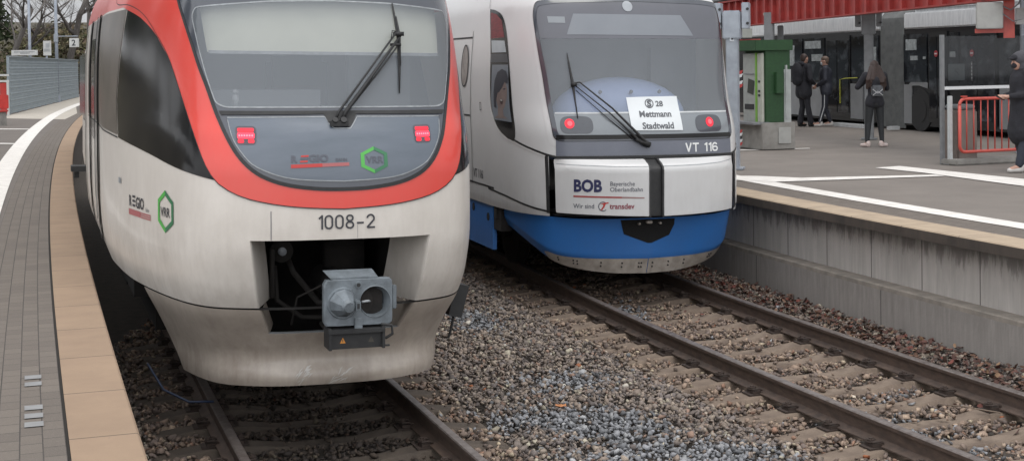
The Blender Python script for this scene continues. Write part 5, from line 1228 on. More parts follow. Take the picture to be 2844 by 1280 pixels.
# white post and glazed screen with a steel rail
PO = empty('glazed_screen', 'glazed shelter screen with a bright steel handrail behind the red railing', 'screen', Mr @ Matrix.Translation((-.10, .25, 0)))
mb = MB(); mb.box((0, 0, 1.02), (.055, .055, 2.04)); mb.build('upright', M_galvd, PO)
mb = MB(); mb.box((.05, -.12, .55), (.075, .05, 1.06)); mb.box((.06, -.12, .02), (.2, .14, .03)); mb.build('white_post', mat('post_white', (.50, .52, .52), .5, (.42, .44, .44), 9), PO, False, 'auto', .008)
mb = MB(); mb.box((.98, .0, 1.20), (1.95, .05, .05)); mb.build('handrail', flat('bright_steel', (.75, .76, .77), .22, .8), PO)
mb = MB(); mb.box((.98, 0, 1.62), (1.9, .012, .80)); mb.build('pane', glass('screen_glass', (.02, .022, .025), .28), PO)
mb = MB(); mb.box((.30, .012, 1.45), (.33, .004, .26)); mb.build('notice', mat('screen_notice', (.10, .12, .125), .4), PO)
o_ = text_bm('S', .19, .0, 'CENTER'); 
for v in o_.verts: v.co = Vector((.30+v.co.x*1.3, 0.004, 1.38+v.co.y))
me = bpy.data.meshes.new('n'); o_.to_mesh(me); link('notice_print', me, flat('notice_print', (.03, .035, .04), .5), PO)
# litter bin
BN = empty('litter_bin', 'dull grey and bronze box shaped litter bin behind the red railing', 'bin', Mr @ Matrix.Translation((.30, .30, .0)))
mb = MB(); mb.box((0, 0, .44), (.42, .36, .82)); mb.build('bin_body', mat('bin_bronze', (.22, .185, .165), .45, (.17, .14, .125), 4, metal=.3), BN, False, 'auto', .03)
mb = MB(); mb.box((0, 0, .90), (.36, .32, .07)); mb.build('bin_lid', M_galvd, BN, False, 'auto', .02)
# small paper scraps near the kerb
# =====================================================================
# BUS
# =====================================================================
bd = Vector((-.251, .968)).normalized()
MBUS = Matrix.Translation((9.6, 31.5, PZ)) @ Matrix.Rotation(atan2(bd.y, bd.x), 4, 'Z')   # local x = away from viewer along the side, y = left (towards camera side)
BUS = empty('articulated_bus', 'dark windowed articulated bus with grey bellows, standing behind the people on the platform', 'bus', MBUS)
M_busw = mat('bus_white', (.66, .67, .67), .4, (.50, .51, .52), 2.5, stretch=(6, 1, 1)); M_busg = mat('bus_silver', (.24, .245, .25), .45, (.20, .205, .21), 3)
M_busb = mat('bus_black', (.010, .010, .011), .25, (.018, .018, .02), 3); M_busglass = glass('bus_glass', (.015, .016, .018), .90, .06)
def bbox(name, m, x0, x1, z0, z1, dy0=-2.4, dy1=0, bev=0.): 
    mb = MB(); mb.box(((x0+x1)/2, (dy0+dy1)/2, (z0+z1)/2), (abs(x1-x0), abs(dy1-dy0), abs(z1-z0))); return mb.build(name, m, BUS, False, 'auto' if bev else False, bev)
for (a, b_) in ((-6.5, 1.85), (2.95, 12.)):
    bbox('body', M_busb, a, b_, .12, 2.34, -2.42, -.02)
    bbox('roof_panel', M_busw, a, b_, 2.34, 2.72, -2.44, 0.0, .03); bbox('roof', M_busw, a+.1, b_-.1, 2.72, 2.93, -2.3, -.12, .08)
# bellows
mb = MB(); nb = 30
def bel(i, j):
    x = 1.85+1.10*i/nb; o_ = .0 if i % 2 else -.055
    sec = [(o_, .04), (o_, 2.62), (-.12+o_, 2.78+o_), (-.4, 2.84+o_), (-2.2, 2.84+o_), (-2.45-o_, 2.6), (-2.45-o_, .04)][j]
    return (x, sec[0], sec[1])
mb.grid(bel, nb+1, 7); mb.build('bellows', mat('bellows_grey', (.17, .175, .172), .8, (.12, .124, .121), 5), BUS)
# windows, doors and lower panels on the near side
def pan(name, m, x0, x1, z0, z1, d=.0, parent=None):
    mb = MB(); mb.box(((x0+x1)/2, d-.01, (z0+z1)/2), (x1-x0, .03, z1-z0)); return mb.build(name, m, parent or BUS)
pan('lower_panel', M_busg, 1.50, 1.84, .16, 1.06); 
mb = MB(); mb.add([(1.55, .01, 1.02), (1.60, .01, 1.08), (1.30, .01, 1.22), (.95, .01, 1.18), (.78, .01, 1.10), (.80, .01, .98), (1.15, .01, 1.04), (1.40, .01, 1.04)], [(0, 1, 2, 3, 4, 5, 6, 7)]); mb.build('wheel_arch_trim', M_busg, BUS)
mb = MB(); mb.cyl((1.12, .0, .48), (1.12, -.3, .48), .48, .48, 32); w1 = mb.build('tyre', M_rub, BUS, False, 'auto')
mb = MB(); mb.cyl((1.12, .01, .48), (1.12, .005, .48), .27, .27, 24); mb.build('rim', M_rub, w1)
M_bwin = mat('bus_window', (.012, .013, .016), .06, (.10, .108, .118), 1.5, spec=.3, lo=.5, hi=.72, stretch=(1.2, 1, 1.6))  # pale blotches in the glass colour stand in for reflections
def door(x0, x1, lab=None):
    d_ = pan('door', mat('door_frame', (.016, .016, .017), .25), x0, x1, .22, 2.26, .012)
    xm = (x0+x1)/2
    for a, b_ in ((x0+.05, xm-.03), (xm+.03, x1-.05)): pan('door_pane', M_bwin, a, b_, .32, 2.14, .026, d_)
    return d_
door(-.02, .74); door(-1.9, -.55); door(4.45, 5.72); door(9.5, 10.6)
for a, b_ in ((.82, 1.82), (3.05, 4.35), (5.8, 7.0), (7.1, 9.3), (-.48, -.1), (-3.6, -2.0), (-6.2, -3.8)): pan('side_window', M_bwin, a, b_, 1.12, 2.22, .012)
for a, b_ in ((2.98, 3.02), (3.80, 4.42), (5.75, 8.0), (8.05, 9.4), (-3.4, -2.0), (-6.4, -3.5)): pan('lower_panel', M_busg, a, b_, .18, 1.05, .008)
for a, b_, z0, z1 in ((3.0, 4.6, -.0, .08), (7.5, 8.5, 0, .14), (1.65, 1.8, .02, .1), (-1.5, -.9, .02, .1)): 
    mb = MB(); mb.box(((a+b_)/2, .35, (z0+z1)/2), (b_-a, .25, z1-z0)); tag(mb.build('white_kerb_block', mat('kerb_white', (.5, .51, .51), .7)), 'white painted kerb block on the asphalt beside the bus', 'kerb block', 'white kerb blocks beside the bus').matrix_world = MBUS
# no-entry discs and door stickers
for x in (.37, -1.05):
    mb = MB(); mb.cyl((x, .05, 1.76), (x, .055, 1.76), .075, n=24); mb.build('round_red_sign', flat('sign_red', (.35, .03, .04), .5), BUS)
    mb = MB(); mb.box((x, .058, 1.76), (.10, .004, .03)); mb.build('white_bar', flat('sign_white', (.6, .6, .6), .5), BUS)
mb = MB(); mb.box((-1.05, .052, 1.38), (.06, .004, .42)); st_ = mb.build('door_sticker', flat('sticker_dark', (.09, .09, .09), .5), BUS)
for k in range(5): 
    mb = MB(); mb.box((-1.05, .056, 1.23+k*.075), (.035, .003, .035)); mb.build('sticker_print', flat('sticker_white', (.5, .5, .5), .5), st_)
for a, b_, z0, z1 in ((-.36, -.16, 1.68, 1.80), (1.2, 1.5, 1.62, 1.72), (.85, .95, 1.64, 1.70), (7.55, 8.1, 1.50, 2.05), (6.0, 6.9, 1.95, 2.15), (5.9, 6.5, 1.62, 1.80), (3.1, 3.5, 1.6, 1.95), (1.25, 1.7, 1.85, 2.1)): pan('painted_window_gleam', mat('window_gleam_paint', (.42, .45, .46), .3, (.2, .22, .22), 12), a, b_, z0, z1, .030)  # pale panels painted as bright views and reflections in the windows
mb = MB(); mb.tube([(4.9, .05, .55), (4.9, .05, 1.15), (4.6, .06, 1.18), (4.0, .05, 1.2)], .012, 6); mb.build('yellow_grab_rail', flat('yellow_rail', (.5, .5, .06), .5), BUS)
# canopy of the bus station behind and a grey building
M_rib = mat('slatted_canopy', (.34, .35, .36), .6, (.10, .10, .105), 5, stretch=(1, 9, 1), lo=.45, hi=.55)
cn = empty('bus_station_canopy', 'pale slatted canopy of the bus station beyond the bus roof', 'canopy')
mb = MB()
for k in range(26):
    y = 44+k*1.1; mb.add([(3.5, y, 4.2), (26, y-5, 5.2), (26, y-4.6, 5.22), (3.5, y+.45, 4.22)], [(0, 1, 2, 3)]); mb.add([(3.5, y, 4.2), (26, y-5, 5.2), (26, y-5, 5.45), (3.5, y, 4.45)], [(0, 1, 2, 3)])
mb.build('slats', M_rib, cn)['kind'] = 'stuff'
for x, y in ((8.5, 46), (13, 50), (8, 58)):
    mb = MB(); mb.cyl((x, y, PZ), (x, y, 4.2), .11, n=12); mb.build('canopy_post', M_galvd, cn)
def building(label, x0, x1, y0, y1, h, m, wins):
    t = empty('building', label, 'building'); mb = MB(); mb.box(((x0+x1)/2, (y0+y1)/2, PZ+h/2-.2), (x1-x0, y1-y0, h)); mb.build('wall', m, t)
    mb = MB(); mb.box(((x0+x1)/2, (y0+y1)/2, PZ+h-.1), (x1-x0+.6, y1-y0+.6, .3)); mb.build('roof', M_galvd, t)
    for (x, z, w_, hh) in wins:
        mb = MB(); mb.box((x, y0-.02, PZ+z), (w_, .08, hh)); wf = mb.build('window', M_galvd, t)
        mb = MB(); mb.box((x, y0-.05, PZ+z), (w_-.14, .05, hh-.14)); mb.build('pane', M_bwin, wf)
    return t
M_beige = mat('beige_render', (.24, .215, .195), .9, (.17, .15, .135), 1.3)
building('beige grey building behind the ticket machine, partly hidden by the train', -2, 12.5, 66, 76, 7.5, M_beige, [(9.2+k*1.6, 2.6, .9, 1.4) for k in range(2)]+[(5.0, 2.6, .9, 1.4)])
building('long dark grey building far behind the bus station', 13.5, 44, 62, 74, 7.0, mat('dark_render', (.09, .092, .098), .7, (.06, .062, .066), 1.2), [(15+k*2.6, 2.4, 1.9, 2.2) for k in range(10)])

# =====================================================================
# PEOPLE
# =====================================================================
def melt(name, shapes, vox, m, parent, smooth=2):
    """one continuous skin grown over tapered limbs: capsules (p, q, r0, r1) and ellipsoids (c, (rx,ry,rz))"""
    mb = MB()
    for s in shapes:
        if len(s) == 4:
            p, q, r0, r1 = s; mb.cyl(p, q, r0, r1, 14); mb.ell(p, (r0,)*3, 14, 8); mb.ell(q, (r1,)*3, 14, 8)
        else: mb.ell(s[0], s[1], 18, 12)
    me = mb.mesh(); ob = bpy.data.objects.new('melt', me); COL.objects.link(ob)
    r = ob.modifiers.new('r', 'REMESH'); r.mode = 'VOXEL'; r.voxel_size = vox; sm = ob.modifiers.new('s', 'SMOOTH'); sm.iterations = smooth; sm.factor = .6
    dg = bpy.context.evaluated_depsgraph_get(); me2 = bpy.data.meshes.new_from_object(ob.evaluated_get(dg)); me2.materials.clear()
    bpy.data.objects.remove(ob); bpy.data.meshes.remove(me)
    return link(name, me2, m, parent, True)
M_skin = mat('skin', (.48, .29, .22), .55, (.42, .24, .18), 12); M_blackcl = mat('black_cloth', (.012, .012, .016), .85, (.020, .020, .026), 14, bmp=.4, bscale=40)
M_navycl = mat('dark_jacket', (.016, .018, .028), .7, (.028, .03, .042), 9, bmp=.4, bscale=30); M_shoew = mat('white_shoe', (.55, .53, .50), .6, (.45, .43, .41), 20)
M_shoeb = flat('black_shoe', (.012, .012, .012), .6); M_hairb = mat('brown_hair', (.022, .013, .010), .55, (.05, .026, .02), 22, stretch=(4, 4, 1)); M_hairl = mat('light_brown_hair', (.13, .085, .06), .6, (.09, .06, .045), 22)
M_hood = mat('grey_hood', (.075, .075, .085), .9, (.055, .055, .062), 10, bmp=.4); M_mask = flat('pale_mask', (.45, .48, .50), .7); M_peach = mat('pale_pink_shoe', (.55, .42, .38), .6, (.62, .55, .52), 20)
def hand(shapes, w, d, palm, s=1., curl=.5):
    """palm box-like ellipsoid at wrist w pointing along d, five unequal bent fingers; palm = palm normal"""
    w = Vector(w); d = Vector(d).normalized(); n = Vector(palm).normalized(); n = (n-d*n.dot(d)).normalized(); t = d.cross(n)
    shapes.append((w, w+d*.075, .026, .036))
    for i, (off, ln) in enumerate(((-.028, .062), (-.010, .075), (.009, .070), (.027, .054))):
        a = w+d*.085+t*off; b = a+(d*cos(curl*.6)+n*sin(curl*.6))*ln*.55; c = b+(d*cos(curl*1.6)+n*sin(curl*1.6))*ln*.5
        shapes.append((a, b, .0095, .0088)); shapes.append((b, c, .0088, .0075))
    a = w+d*.03-t*.030; b = a+(d*.6-t*.6+n*.35).normalized()*.04; c = b+(d*.85-t*.1+n*.5).normalized()*.03
    shapes.append((a, b, .0115, .010)); shapes.append((b, c, .010, .008))
def person(label, x, y, face, H, J, coat, trousers, shoes, hairfn, coat_len=.86, coat_r=1., extra=None, group=None, face_parts=True):
    k = H/1.75; t = empty('person', label, 'person', Matrix.Translation((x, y, PZ)) @ Matrix.Rotation(face-pi/2, 4, 'Z') @ Matrix.Scale(k, 4), group)
    j = dict(head=(0, .02, 1.62), neck=(0, -.01, 1.50), chest=(0, 0, 1.32), waist=(0, 0, 1.08), pelvis=(0, -.01, .95),
             shL=(-.185, 0, 1.43), shR=(.185, 0, 1.43), elL=(-.25, -.03, 1.15), elR=(.25, -.03, 1.15), wrL=(-.24, .06, .90), wrR=(.24, .06, .90),
             hiL=(-.09, 0, .92), hiR=(.09, 0, .92), knL=(-.10, .03, .50), knR=(.10, .03, .50), anL=(-.11, -.01, .09), anR=(.11, -.01, .09)); j.update(J)
    V = {a: Vector(b) for a, b in j.items() if isinstance(b, tuple)}; hd = V['head']
    fd = Vector(J.get('look', (0, 1, 0))).normalized(); sdv = Vector((fd.y, -fd.x, 0)).normalized(); up = Vector((0, 0, 1))
    sh = [(V['neck'], hd-up*.05, .055, .055), (tuple(hd), (.078, .092, .112)), (tuple(hd-up*.055+fd*.02), (.058, .066, .066)),
          (V['chest'], V['waist'], .125, .105), (V['waist'], V['pelvis'], .105, .125), (V['shL'], V['shR'], .055, .055), (V['neck'], V['chest'], .06, .12),
          (tuple(hd+fd*.098-up*.012), (.014, .014, .022))]
    for s_ in 'LR':
        sh += [(V['sh'+s_], V['el'+s_], .050, .040), (V['el'+s_], V['wr'+s_], .038, .026), (V['hi'+s_], V['kn'+s_], .085, .056), (V['kn'+s_], V['an'+s_], .054, .036), (V['an'+s_], V['an'+s_]+Vector((0, .13, -.04)), .038, .034)]
        hand(sh, V['wr'+s_], (V['wr'+s_]-V['el'+s_])+Vector(J.get('hd'+s_, (0, 0, 0))), (0.3 if s_ == 'L' else -.3, .6, .5))
        sg = -1 if s_ == 'L' else 1; sh.append((tuple(hd+sdv*sg*.080), (.014, .02, .03)))
    body = melt('body', sh, .011, M_skin, t)
    if face_parts:
        for sg in (-1, 1):
            mb = MB(); mb.ell(tuple(hd+fd*.083+sdv*sg*.030+up*.008), (.011, .011, .007), 8, 6); mb.build('eye', M_hairb, body)
        mb = MB(); mb.ell(tuple(hd+fd*.085-up*.055), (.020, .009, .006), 8, 6); mb.build('mouth', flat('lips', (.30, .12, .10), .5), body)
    # clothing follows the body
    cs = [(V['chest'], V['waist'], .155*coat_r, .145*coat_r), (V['waist'], V['pelvis'], .145*coat_r, .150*coat_r), (V['shL'], V['shR'], .080, .080), (V['neck']-up*.02, V['chest'], .075, .15)]
    for s_ in 'LR': cs += [(V['sh'+s_], V['el'+s_], .074, .060), (V['el'+s_], V['wr'+s_]+(V['el'+s_]-V['wr'+s_])*.12, .058, .046)]
    hem = V['pelvis']+Vector((0, 0, coat_len-.95)); cs += [(V['pelvis']+Vector((-.05, 0, 0)), hem+Vector((-.08, 0, 0)), .14*coat_r, .13*coat_r), (V['pelvis']+Vector((.05, 0, 0)), hem+Vector((.08, 0, 0)), .14*coat_r, .13*coat_r)]
    melt('jacket', cs, .02, coat, t)
    for nm, s_ in (('trousers', 'LR'),):
        ts = [(V['pelvis'], V['pelvis']-up*.06, .128, .12)]
        for q in s_: ts += [(V['hi'+q], V['kn'+q], .098, .070), (V['kn'+q], V['an'+q]+up*.03, .068, J.get('cuff', .050))]
        melt(nm, ts, .016, trousers, t)
    for q in 'LR':
        f = Vector(J.get('foot'+q, (0, 1, 0))).normalized(); a = V['an'+q]
        melt('shoe', [(a+up*.0-f*.03, a-up*.045-f*.03, .045, .042), (Vector((a.x, a.y, .045)), Vector((a.x, a.y, .038))+f*.15, .044, .036)], .012, shoes, t)
    hairfn(t, hd, fd, sdv, up)
    if extra: extra(t, V)
    return t
def short_hair(m):
    def f(t, hd, fd, sd_, up): melt('hair', [(tuple(hd+up*.035-fd*.018), (.084, .092, .092)), (tuple(hd-fd*.045+up*.0), (.076, .06, .085))], .012, m, t)
    return f
def facing(dx, dy): return atan2(dy, dx)
# man with hood and backpack, seen from behind-left, head turned to the right
def man1_x(t, V):
    melt('backpack', [(tuple(V['chest']+Vector((0, -.20, -.02))), (.17, .12, .24)), (tuple(V['waist']+Vector((0, -.20, .04))), (.15, .11, .14))], .02, M_blackcl, t)
    melt('hood', [(tuple(V['neck']+Vector((0, -.075, .0))), (.12, .07, .075))], .015, M_blackcl, t)
    mb = MB(); mb.box((-.155, .10, 1.42), (.05, .01, .012)); mb.build('jacket_logo', M_wh, t)
person('short haired man in a wide black hooded coat, left of the masked man', 7.26, 35.5, radians(25), 1.82,
       dict(look=(-.1, 1, 0), wrL=(-.12, .16, 1.0), wrR=(.20, .17, 1.02), elL=(-.28, -.02, 1.15), elR=(.29, -.03, 1.14), anL=(-.13, -.02, .09), anR=(.12, .10, .09), cuff=.075),
       M_blackcl, M_blackcl, M_shoeb, short_hair(M_hairb), .80, 1.18, man1_x)
def man2_x(t, V):
    melt('face_mask', [(tuple(V['head']+Vector((0, .062, -.05))), (.055, .045, .05))], .01, M_mask, t)
    melt('hat', [(tuple(V['head']+Vector((0, -.008, .055))), (.092, .10, .075))], .012, M_hairl, t)
    for sg in (-1, 1):
        mb = MB(); mb.tube([V['hiL' if sg < 0 else 'hiR']+Vector((sg*.095, .02, -.08)), V['knL' if sg < 0 else 'knR']+Vector((sg*.072, .0, 0)), V['anL' if sg < 0 else 'anR']+Vector((sg*.052, 0, .03))], .010, 6); mb.build('trouser_stripe', M_wh, t)
person('man in light hat and pale face mask, striped trousers and white shoes, facing left', 7.80, 35.5, radians(165), 1.75,
       dict(look=(.1, 1, 0), wrL=(-.13, .22, 1.0), wrR=(.13, .22, 1.02), elL=(-.27, .0, 1.16), elR=(.27, 0, 1.16), anL=(-.12, .14, .09), anR=(.10, -.10, .09)),
       M_navycl, M_navycl, M_shoew, short_hair(M_hairl), .86, 1.1, man2_x)
def woman_hair(t, hd, fd, sd_, up):
    r = random.Random(3); sh = [(tuple(hd+up*.03-fd*.02), (.092, .10, .105)), (tuple(hd-fd*.06-up*.06), (.10, .065, .12))]
    for k in range(17):
        a = -1+2*k/16; x0 = a*.085; x1 = a*(.165+.05*r.random()); z1 = -.42-.12*r.random()+.05*abs(a)
        sh.append((hd+Vector((x0, -.06-.03*(1-abs(a)), .0)), hd+Vector((x1, -.12-.02*r.random(), z1*.6)), .035, .03)); sh.append((hd+Vector((x1, -.12, z1*.6)), hd+Vector((x1*1.1+r.uniform(-.02, .02), -.11, z1)), .028, .010))
    melt('hair', sh, .012, M_hairb, t, 1)
def woman_x(t, V):
    mb = MB(); mb.box((.0, -.175, 1.13), (.23, .09, .22)); o = mb.build('small_backpack', mat('grey_backpack', (.10, .105, .115), .5, (.06, .063, .07), 18), t, False, 'auto', .03)
    mb = MB(); mb.tube([(-.10, -.225, 1.16), (0, -.228, 1.08), (.10, -.225, 1.16)], .006, 6); mb.tube([(-.10, -.225, 1.04), (0, -.228, 1.12), (.10, -.225, 1.04)], .006, 6); mb.build('strap', M_wh, o)
person('woman seen from behind with long brown hair, small grey backpack and pale shoes', 6.88, 27.1, radians(92), 1.66,
       dict(wrL=(-.12, .26, 1.30), wrR=(.10, .26, 1.30), elL=(-.33, .05, 1.20), elR=(.27, .08, 1.17), anL=(-.155, 0, .09), anR=(.145, 0, .09), knL=(-.125, .02, .5), knR=(.12, .02, .5), hiL=(-.09, 0, .92), footL=(-.2, .35, 0), footR=(.75, .6, 0), head=(0, .03, 1.60), cuff=.045),
       M_blackcl, mat('black_leggings', (.014, .016, .018), .6, (.02, .022, .024), 12), M_peach, woman_hair, .88, .92, woman_x, None, False)
def hood_x(t, V):
    hd = V['head']; up = Vector((0, 0, 1))
    melt('hood', [(tuple(hd+up*.045-Vector((0, .035, 0))), (.122, .125, .115)), (tuple(hd-up*.06-Vector((0, .07, 0))), (.125, .095, .12)), (tuple(V['neck']+Vector((0, -.05, -.02))), (.15, .12, .07))], .013, M_hood, t)
    mb = MB(); mb.ell(tuple(hd+Vector((0, .10, .045))), (.075, .085, .014), 16, 6); mb.ell(tuple(hd+Vector((0, .03, .055))), (.088, .085, .06), 16, 8); mb.build('cap', M_blackcl, t, False, True)
    melt('face_mask', [(tuple(hd+Vector((0, .055, -.05))), (.058, .052, .052))], .01, M_blackcl, t)
    mb = MB(); mb.box((-.02, .37, 1.085), (.075, .15, .010), 0, 0, Matrix.Rotation(.5, 3, 'X')); ph = mb.build('phone', M_black, None, False, 'auto', .003); ph.matrix_world = t.matrix_world; tag(ph, 'dark mobile phone held in the hand of the hooded person', 'phone')
    melt('coat_skirt', [(V['pelvis'], V['pelvis']-up*.36, .19, .235)], .02, M_blackcl, t)
person('person in grey hood and long black coat looking at a phone by the railing', 7.46, 20.85, radians(187), 1.76,
       dict(look=(0, 1, -.15), head=(0, .07, 1.60), wrL=(-.09, .26, 1.10), wrR=(.08, .25, 1.10), elL=(-.27, -.0, 1.13), elR=(.27, 0, 1.13), anL=(-.12, .12, .09), anR=(.10, -.06, .09), cuff=.06),
       M_blackcl, mat('dark_jeans', (.018, .022, .034), .8, (.028, .032, .046), 12), M_shoew, short_hair(M_hairb), .62, 1.25, hood_x)
# =====================================================================
# LEFT PLATFORM
# =====================================================================
FA, FB = Vector((-19.1, 54.4)), Vector((-25.95, 85.6)); fdv = (FB-FA).normalized(); FL = (FB-FA).length
MF = Matrix.Translation((FA.x, FA.y, PZ)) @ Matrix.Rotation(atan2(fdv.y, fdv.x), 4, 'Z')
FE = empty('noise_fence', 'long blue grey slatted fence along the back of the left platform', 'fence', MF)
M_fen = mat('fence_grey', (.26, .30, .325), .7, (.21, .25, .27), 3, bmp=.3, stretch=(.3, 1, 3)); M_fenl = mat('fence_wire', (.30, .34, .36), .5)
mb = MB(); n = 44
mb.grid(lambda i, j: (FL*i/60, .0 if j % 5 else -.018, .04+2.14*j/n), 61, n+1); mb.build('slat_panel', M_fen, FE)
mb = MB()
for k in range(9): mb.box((FL/2, -.05, .14+k*.25), (FL, .015, .012))
mb.build('wire', M_fenl, FE)['kind'] = 'stuff'
for k in range(13): mb = MB(); mb.box((FL*k/12, .05, 1.1), (.10, .10, 2.26)); mb.build('fence_post', M_fen, FE)
mb = MB(); mb.box((FL/2, .0, 2.20), (FL+.1, .12, .04)); mb.build('capping', M_fenl, FE)
M_pole = mat('painted_pole', (.30, .33, .38), .5, (.24, .265, .31), 4)
def lamp_post(label, x, y, h, zb=PZ, r=.075):
    t = empty('lamp_post', label, 'lamp post', Matrix.Translation((x, y, zb)), 'lamp posts of the left platform')
    mb = MB(); mb.cyl((0, 0, 0), (0, 0, h), r, r*.7, 14); mb.build('pole', M_pole, t, False, True)
    mb = MB(); mb.cyl((0, 0, 0), (0, 0, .35), r*1.5, r*1.4, 14); mb.build('base_sleeve', M_pole, t, False, 'auto')
    mb = MB(); mb.box((.35, -.1, h), (.8, .22, .10)); mb.build('lamp_head', M_galvd, t, False, 'auto', .03); return t
lamp_post('tall slim lamp post carrying the arm with the number 2 box', -23.3, 73.3, 7.0, PZ, .095)
lamp_post('tall lamp post behind the fence at the left, behind the long name board', -27.6, 82., 8.0, -.2, .10)
AR = empty('platform_sign', 'white box with the number 2 hanging from a thin arm', 'sign', Matrix.Translation((-23.3, 73.3, PZ)))
mb = MB(); mb.cyl((0, -.05, 3.36), (1.12, -.05, 3.36), .022, n=8); mb.box((.0, -.05, 3.28), (.2, .12, .4)); mb.build('arm', M_galv, AR)
M_sw = mat('sign_white_panel', (.58, .58, .56), .5, (.5, .5, .49), 3)
mb = MB(); mb.box((.93, -.05, 3.02), (.46, .2, .46)); mb.build('number_box', M_sw, AR, False, 'auto', .02)
bm = text_bm('2', .42, .008, 'CENTER'); 
for v in bm.verts: v.co = Vector((.93+v.co.x, -.156, 2.88+v.co.y))
me = bpy.data.meshes.new('n2'); bm.to_mesh(me); link('number', me, M_txt, AR)
NB = empty('name_board', 'long narrow white station name board on the left lamp post behind the fence', 'sign', Matrix.Translation((-27.7, 81.4, 2.36)) @ Matrix.Rotation(.0, 4, 'Z'))
mb = MB(); mb.box((0, 0, 1.25), (1.48, .06, .30)); mb.build('board', M_sw, NB)
for z_, a, b_ in ((1.29, -.58, .60), (1.22, -.25, .30)):
    mb = MB()
    for k in range(14): 
        q = a+(b_-a)*k/14; mb.box((q+.03, -.032, z_), ((b_-a)/18, .004, .035))
    mb.build('small_print', M_ltxt, NB)['kind'] = 'stuff'
IB = empty('information_board', 'white information board with a blue lower strip on its own post beside the lamp post', 'sign', Matrix.Translation((-23.45, 72.2, PZ)))
mb = MB(); mb.cyl((0, 0, 0), (0, 0, 3.05), .045, n=12); mb.build('post', M_pole, IB, False, True)
mb = MB(); mb.box((.05, -.06, 2.75), (.40, .05, .74), -.1); mb.build('panel', M_sw, IB)
mb = MB(); mb.box((.08, -.092, 2.88), (.20, .006, .22), -.1); mb.build('printed_map', mat('map_print', (.40, .42, .43), .5), IB)
mb = MB()
for k in range(3): mb.box((.05, -.092, 2.70-k*.05), (.30, .006, .018), -.1)
mb.build('small_print', mat('board_print', (.22, .25, .27), .5), IB)['kind'] = 'stuff'
# red bench and red framed screen at the left edge
M_rbench = mat('red_bench', (.52, .05, .04), .4, (.42, .04, .035), 7, coat=.3)
BE = empty('bench', 'red wire bench on a grey concrete foot at the left edge of the platform', 'bench', Matrix.Translation((-15.75, 43.6, PZ)) @ Matrix.Rotation(-.1, 4, 'Z'))
mb = MB(); mb.box((-.25, .0, .44), (1.1, .44, .05)); mb.build('seat', M_rbench, BE, False, 'auto', .015)
mb = MB(); mb.box((-.25, .22, .72), (1.1, .05, .42)); mb.build('backrest', M_rbench, BE, False, 'auto', .015)
for x in (.18, -.7): mb = MB(); mb.box((x, .02, .20), (.12, .34, .42)); mb.build('leg', M_conc, BE)
RS = empty('railing', 'red railing with white uprights before the slatted fence at the left edge', 'railing', Matrix.Translation((-18.55, 52.6, PZ)) @ Matrix.Rotation(.05, 4, 'Z'))
for x in (0, -.42, -1.2, -1.9): mb = MB(); mb.box((x, 0, .66), (.07, .06, 1.32)); mb.build('upright', M_sw, RS)
for z_ in (1.28, 1.50): mb = MB(); mb.box((-1., 0, z_), (2.1, .05, .07)); mb.build('rail', M_sw, RS)
mb = MB(); mb.box((-1., .02, .98), (1.95, .03, .48)); mb.box((-1., .02, .30), (1.95, .03, .46)); mb.build('red_panel', M_rbench, RS)
mb = MB(); mb.cyl((-.0, 0, 0), (-.05, 0, 3.2), .03, n=10); mb.box((-.05, 0, 2.35), (.05, .06, 1.2)); wp = mb.build('thin_post', [M_galvd], None); wp.location = (-16.2, 45.2, PZ); tag(wp, 'thin grey post with a white strip standing behind the red bench', 'post')
RF = empty('red_fence', 'small red panel with a white top rail at the far end of the platform', 'fence', Matrix.Translation((-27.3, 91.2, PZ)))
mb = MB(); mb.box((.7, 0, .62), (1.8, .06, 1.0)); mb.build('panel', M_redbar, RF); mb = MB(); mb.box((.7, 0, 1.24), (1.9, .08, .06)); mb.build('top_rail', M_sw, RF)
mb = MB(); mb.box((-.12, 0, .62), (.08, .08, 1.24)); mb.build('end_post', M_sw, RF)
# ---------------- embankment, undergrowth and trees ----------------
def hz(x, y):
    # height of the slope left of and beyond the left platform
    px, py = x+22, y-60; d = -( (x-FA.x)*fdv.y*-1+(y-FA.y)*fdv.x )   # signed distance
    nx, ny = -fdv.y, fdv.x; s = (x-FA.x)*nx+(y-FA.y)*ny   # + = behind the fence
    t = (x-FA.x)*fdv.x+(y-FA.y)*fdv.y
    back = max(s-2.0, (t-FL-9)*.8)
    h = 5.6*(1-math.exp(-max(0, back)/7.)) + .045*max(0, back-12)
    return min(h, 9)+.35*mnoise.noise(Vector((x*.15, y*.15, 0)))*min(1, max(0, back)/3)-.35*(back < 0)
M_hill = mat('slope_soil', (.075, .062, .04), .95, (.05, .045, .03), .8, bmp=.6, bscale=8)
rows = [[(x, y, hz(x, y), x, y) for x in np.linspace(-110, 30, 100)] for y in list(np.linspace(15, 220, 110))]
